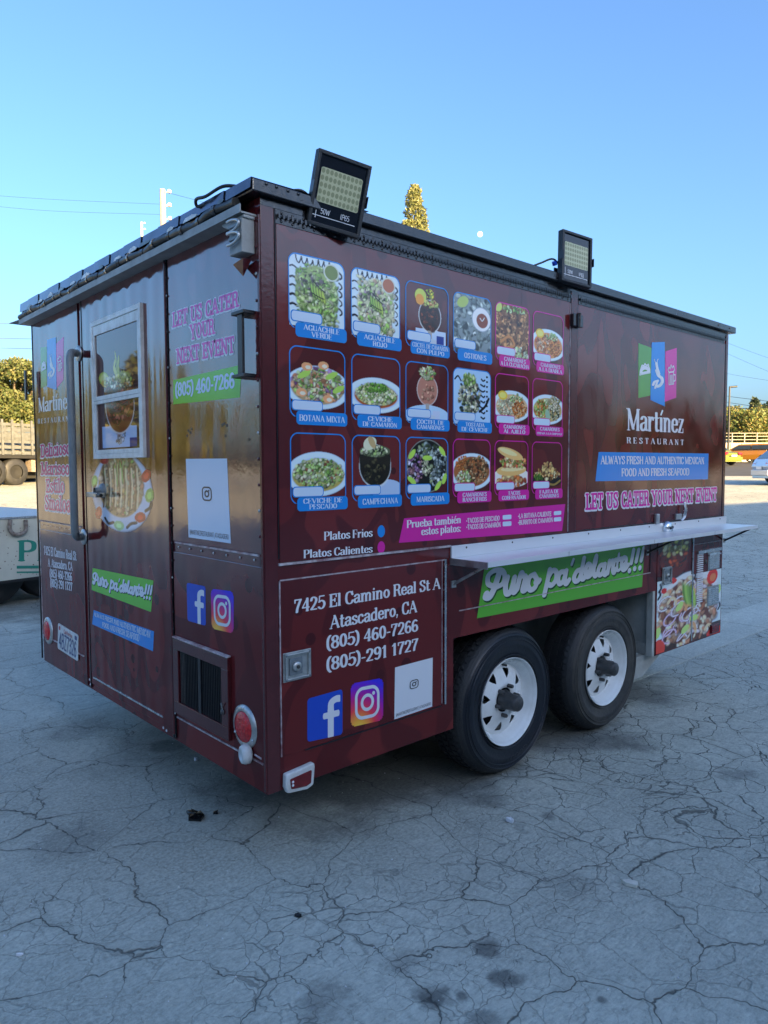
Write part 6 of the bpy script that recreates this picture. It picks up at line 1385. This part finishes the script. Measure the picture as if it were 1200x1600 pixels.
# utility pole, lamp post, wires
M_POLE = mat('sunbleached_pole', (.50, .42, .30), .8, base2=(.36, .30, .22), vscale=4); M_INS = mat('pale_insulator', (.62, .56, .46), .4)
def pole(px, d, top, r_, label, n_ins, side):
    x, y = A(px, d); z0 = gz(x, y); zt = H(top, d, px)-z0; root = empty('utility_pole', (x, y, z0), label, 'utility pole', 'utility poles beyond the trailer')
    m = MB(); m.tube([(0, 0, -.2), (0, 0, zt)], [r_*1.3, r_], M_POLE, 10); m.build('pole_shaft', root)
    rv = Vector((rt[0], rt[1], 0)).normalized()
    for i in range(n_ins):
        z = zt-.15-i*.72; m = MB(); p = rv*side*(r_+.02); m.tube([p*.6+Vector((0, 0, z)), p+rv*side*.18+Vector((0, 0, z+.02))], .04, M_INS, 6); m.lathe([(.05, -.10), (.10, -.09), (.10, -.03), (.07, -.02), (.10, -.01), (.10, .06), (.04, .10)], p+rv*side*.2+Vector((0, 0, z+.05)), (0, 0, 1), M_INS, 10); m.build('insulator', root)
    return (x, y, z0+zt)
pole(263, 42, 297, .15, 'pale sunlit pole with three insulators showing above the trailer roof', 3, 1)
pole(230, 95, 348, .14, 'distant thin pole top left of the tall pole', 2, 1)
def wire(pts, r_, label):
    P_ = []
    for (px, py, d) in pts: x, y = A(px, d); P_.append((x, y, H(py, d, px)))
    m = MB(); m.tube([tuple(p) for p in catmull(P_, 8)], r_, M_HOSE, 5); o = m.build('power_line'); tag(o, label, 'power line', 'power lines against the sky'); return o
wire([(-60, 303, 46), (90, 313, 44), (262, 320, 42)], .007, 'upper of the two wires running left from the pale pole')
wire([(-60, 318, 46), (90, 331, 44), (262, 336, 42)], .007, 'lower of the two wires running left from the pale pole')
wire([(264, 300, 42), (330, 318, 48), (420, 345, 60)], .011, 'wire running down behind the trailer roof from the pole top')
for i, (ya, yb_) in enumerate(((506, 508), (529, 531), (544, 547))): wire([(-40, ya, 38), (20, ya+.5, 38), (120, yb_, 39)], .012, ('highest', 'middle', 'lowest')[i]+' of the three wires left of the trailer')
for i, (ya, yb_, yc, nm) in enumerate(((524, 545, 566, 'highest wire right of the trailer, sloping down to the edge'), (538, 563, 588, 'second wire right of the trailer, below the highest'), (577, 588, 597, 'third wire right of the trailer, faint and sagging'), (615, 622, 629, 'upper of the three wires just over the golden tree'), (623, 632, 640, 'middle of the three wires just over the golden tree'), (630, 638, 646, 'lowest of the three wires just over the golden tree'))):
    wire([(1100, ya, 70), (1155, yb_, 66), (1260, yc+(yc-yb_)*.8, 62)], .018 if i > 2 else .009, nm)
x, y = A(1137, 60); root = empty('street_lamp', (x, y, gz(x, y)), 'dark slim lamp post with a short arm beside the trailer front', 'street lamp'); zt = H(604, 60, 1137)-gz(x, y)
m = MB(); m.tube([(0, 0, 0), (0, 0, zt)], [.09, .06], M_BLACK, 8); m.build('post', root); rv = Vector((rt[0], rt[1], 0)).normalized()
m = MB(); m.tube([Vector((0, 0, zt-.05)), rv*.55+Vector((0, 0, zt))], .07, M_BLACK, 6); m.build('lamp_head', root)
# the moon
r = ray(750, 366); p = Vector(CAM)+Vector(r).normalized()*1500
m = MB(); k = 5.2; m.lathe([(max(.001, k*math.sin(t)), -k*math.cos(t)) for t in np.linspace(0, math.pi, 17)], (0, 0, 0), (0, 0, 1), mat('moon_rock', (.5, .5, .5), .9, base2=(.3, .3, .3), vscale=.25, emit=(.55, .72, .86, .42)), 32)
mo = m.build('moon'); mo.location = p; tag(mo, 'small pale daytime moon above the trailer roof', 'moon')

# things behind the photographer: they shade the yard and show in the glossy paint
Uw = Vector((1, -.27, 0)).normalized(); Nw = Vector((Uw.y*-1, Uw.x, 0)); FW = (Vector((0, 0, 0)), Uw, Vector((0, 0, 1)), Nw)
wh = empty('warehouse', (0, -11.8, 0), 'long tan warehouse standing behind the photographer', 'warehouse')
M_STUC = mat('tan_stucco', (.30, .25, .20), .85, base2=(.22, .185, .15), vscale=.7, bump=.2, bscale=20)
m = MB(); m.rect(FW, -26, 40, -.2, 6.15, -14, 0, M_STUC); m.build('wall', wh)
m = MB(); m.rect(FW, -26.4, 40.4, 6.1505, 6.35, -14.4, .4, mat('eave_brown', (.10, .07, .05), .7)); m.build('roof', wh)
for s_ in (-20, -10, 0, 10, 20, 30):
    m = MB(); m.rect(FW, s_, s_+3.6, .0, 3.8, .001, .06, M_STEEL)
    for i in range(9): m.rect(FW, s_, s_+3.6, .1+i*.41, .16+i*.41, .061, .09, M_STEEL)
    m.build('roller_door', wh)
bs = empty('shed', (-46, 26, 0), 'low brown shed far to the rear of the trailer', 'shed')
m = MB(); m.box(-3, 3, -14, 14, -.2, 7.6, mat('brown_siding', (.20, .13, .08), .8, base2=(.14, .09, .06), vscale=1.2)); m.build('wall', bs); m = MB(); m.box(-3.4, 3.4, -14.4, 14.4, 7.601, 7.9, M_DARK); m.build('roof', bs)
for i, (x, y, h, w_) in enumerate(((-34, 44, 9.5, 11), (-24, 52, 11, 12), (-14, 58, 10, 12), (-44, 8, 9.5, 11), (-50, -4, 8, 9), (54, -25, 7.2, 10), (74, -27, 6.2, 11))):
    tree(0, 0, h, 1.4, w_, LEAF_OLIVE, ('broad tree far behind the trailer tail', 'tallest tree in the row behind the trailer tail', 'last tree in the row behind the trailer tail', 'tree beside the brown shed', 'lower tree past the brown shed', 'tree past the end of the warehouse', 'second tree past the end of the warehouse')[i], 40+i, 5000, .34, 26, 'broadleaf_tree', GT, .3, (x, y))

# litter on the ground
M_PAPER = mat('dirty_paper', (.62, .60, .52), .8)
def scrap(px, py, s_, mm, name, label, cat, seed, grp=None, h=.012, n=9):
    gx, gy = G(px, py); g = np.random.default_rng(seed); m = MB(); ang = np.sort(g.uniform(0, 6.283, n)); P_ = [(s_*g.uniform(.5, 1.2)*math.cos(a), s_*g.uniform(.35, .8)*math.sin(a)) for a in ang]
    top = [(a, b_, h*g.uniform(.5, 1.3)) for a, b_ in P_]; bot = [(a, b_, .0005) for a, b_ in P_]; k = len(P_)
    m.add(top+bot+[(0, 0, h*1.3)], [(i, (i+1) % k, 2*k) for i in range(k)]+[(k+i, k+(i+1) % k, (i+1) % k, i) for i in range(k)], mm)
    o = m.build(name); o.location = (gx, gy, .001); o.rotation_euler = (0, 0, g.uniform(0, 6)); tag(o, label, cat, grp); return o
M_TARL = mat('wet_tar', (.006, .006, .007), .25, bump=.6, bscale=60)
scrap(305, 1277, .055, M_TARL, 'tar_lump', 'flattened shiny black tar lump in front of the trailer corner', 'tar lump', 1, None, .012, 17)
scrap(338, 1271, .018, M_TARL, 'tar_lump', 'small tar crumb right of the big black lump', 'tar lump', 2, None, .008)
scrap(465, 1432, .014, M_TARL, 'tar_lump', 'tiny black crumb on the open asphalt, centre foreground', 'tar lump', 3, None, .008)
scrap(985, 1383, .030, M_PAPER, 'paper_scrap', 'torn cream scrap lying on the right foreground asphalt', 'paper scrap', 4, None, .010, 7)
scrap(799, 1285, .020, M_LETTER, 'paper_scrap', 'white crumpled scrap on the asphalt right of the near wheel', 'paper scrap', 5, None, .016, 7)
scrap(613, 1484, .012, M_PAPER, 'paper_scrap', 'tiny yellowish scrap left of the oil spots', 'paper scrap', 6, None, .008, 6)
scrap(306, 1189, .013, M_LETTER, 'paper_scrap', 'white speck just below the rear edge of the trailer', 'paper scrap', 7, None, .014, 6)
scrap(30, 1494, .014, M_LETTER, 'paper_scrap', 'white speck at the lower left edge', 'paper scrap', 8, None, .008, 6)
g = np.random.default_rng(9); pts = []
P_ = MB()
for i in range(420):
    px, py = g.uniform(0, 1200), 960+640*g.random()**1.3; gx, gy = G(px, py); s_ = g.uniform(.0015, .0045); a = g.uniform(0, 6)
    P_.add([(gx+s_*math.cos(a), gy+s_*math.sin(a), .001), (gx+s_*math.cos(a+2), gy+s_*math.sin(a+2), .001), (gx+s_*math.cos(a+4), gy+s_*math.sin(a+4), .001), (gx, gy, .001+s_*1.3)], [(0, 1, 3), (1, 2, 3), (2, 0, 3)], M_CONC if i % 3 else M_LETTER)
o = P_.build('grit'); o['kind'] = 'stuff'; o['label'] = 'loose pale grit scattered over the cracked asphalt'; o['category'] = 'grit'
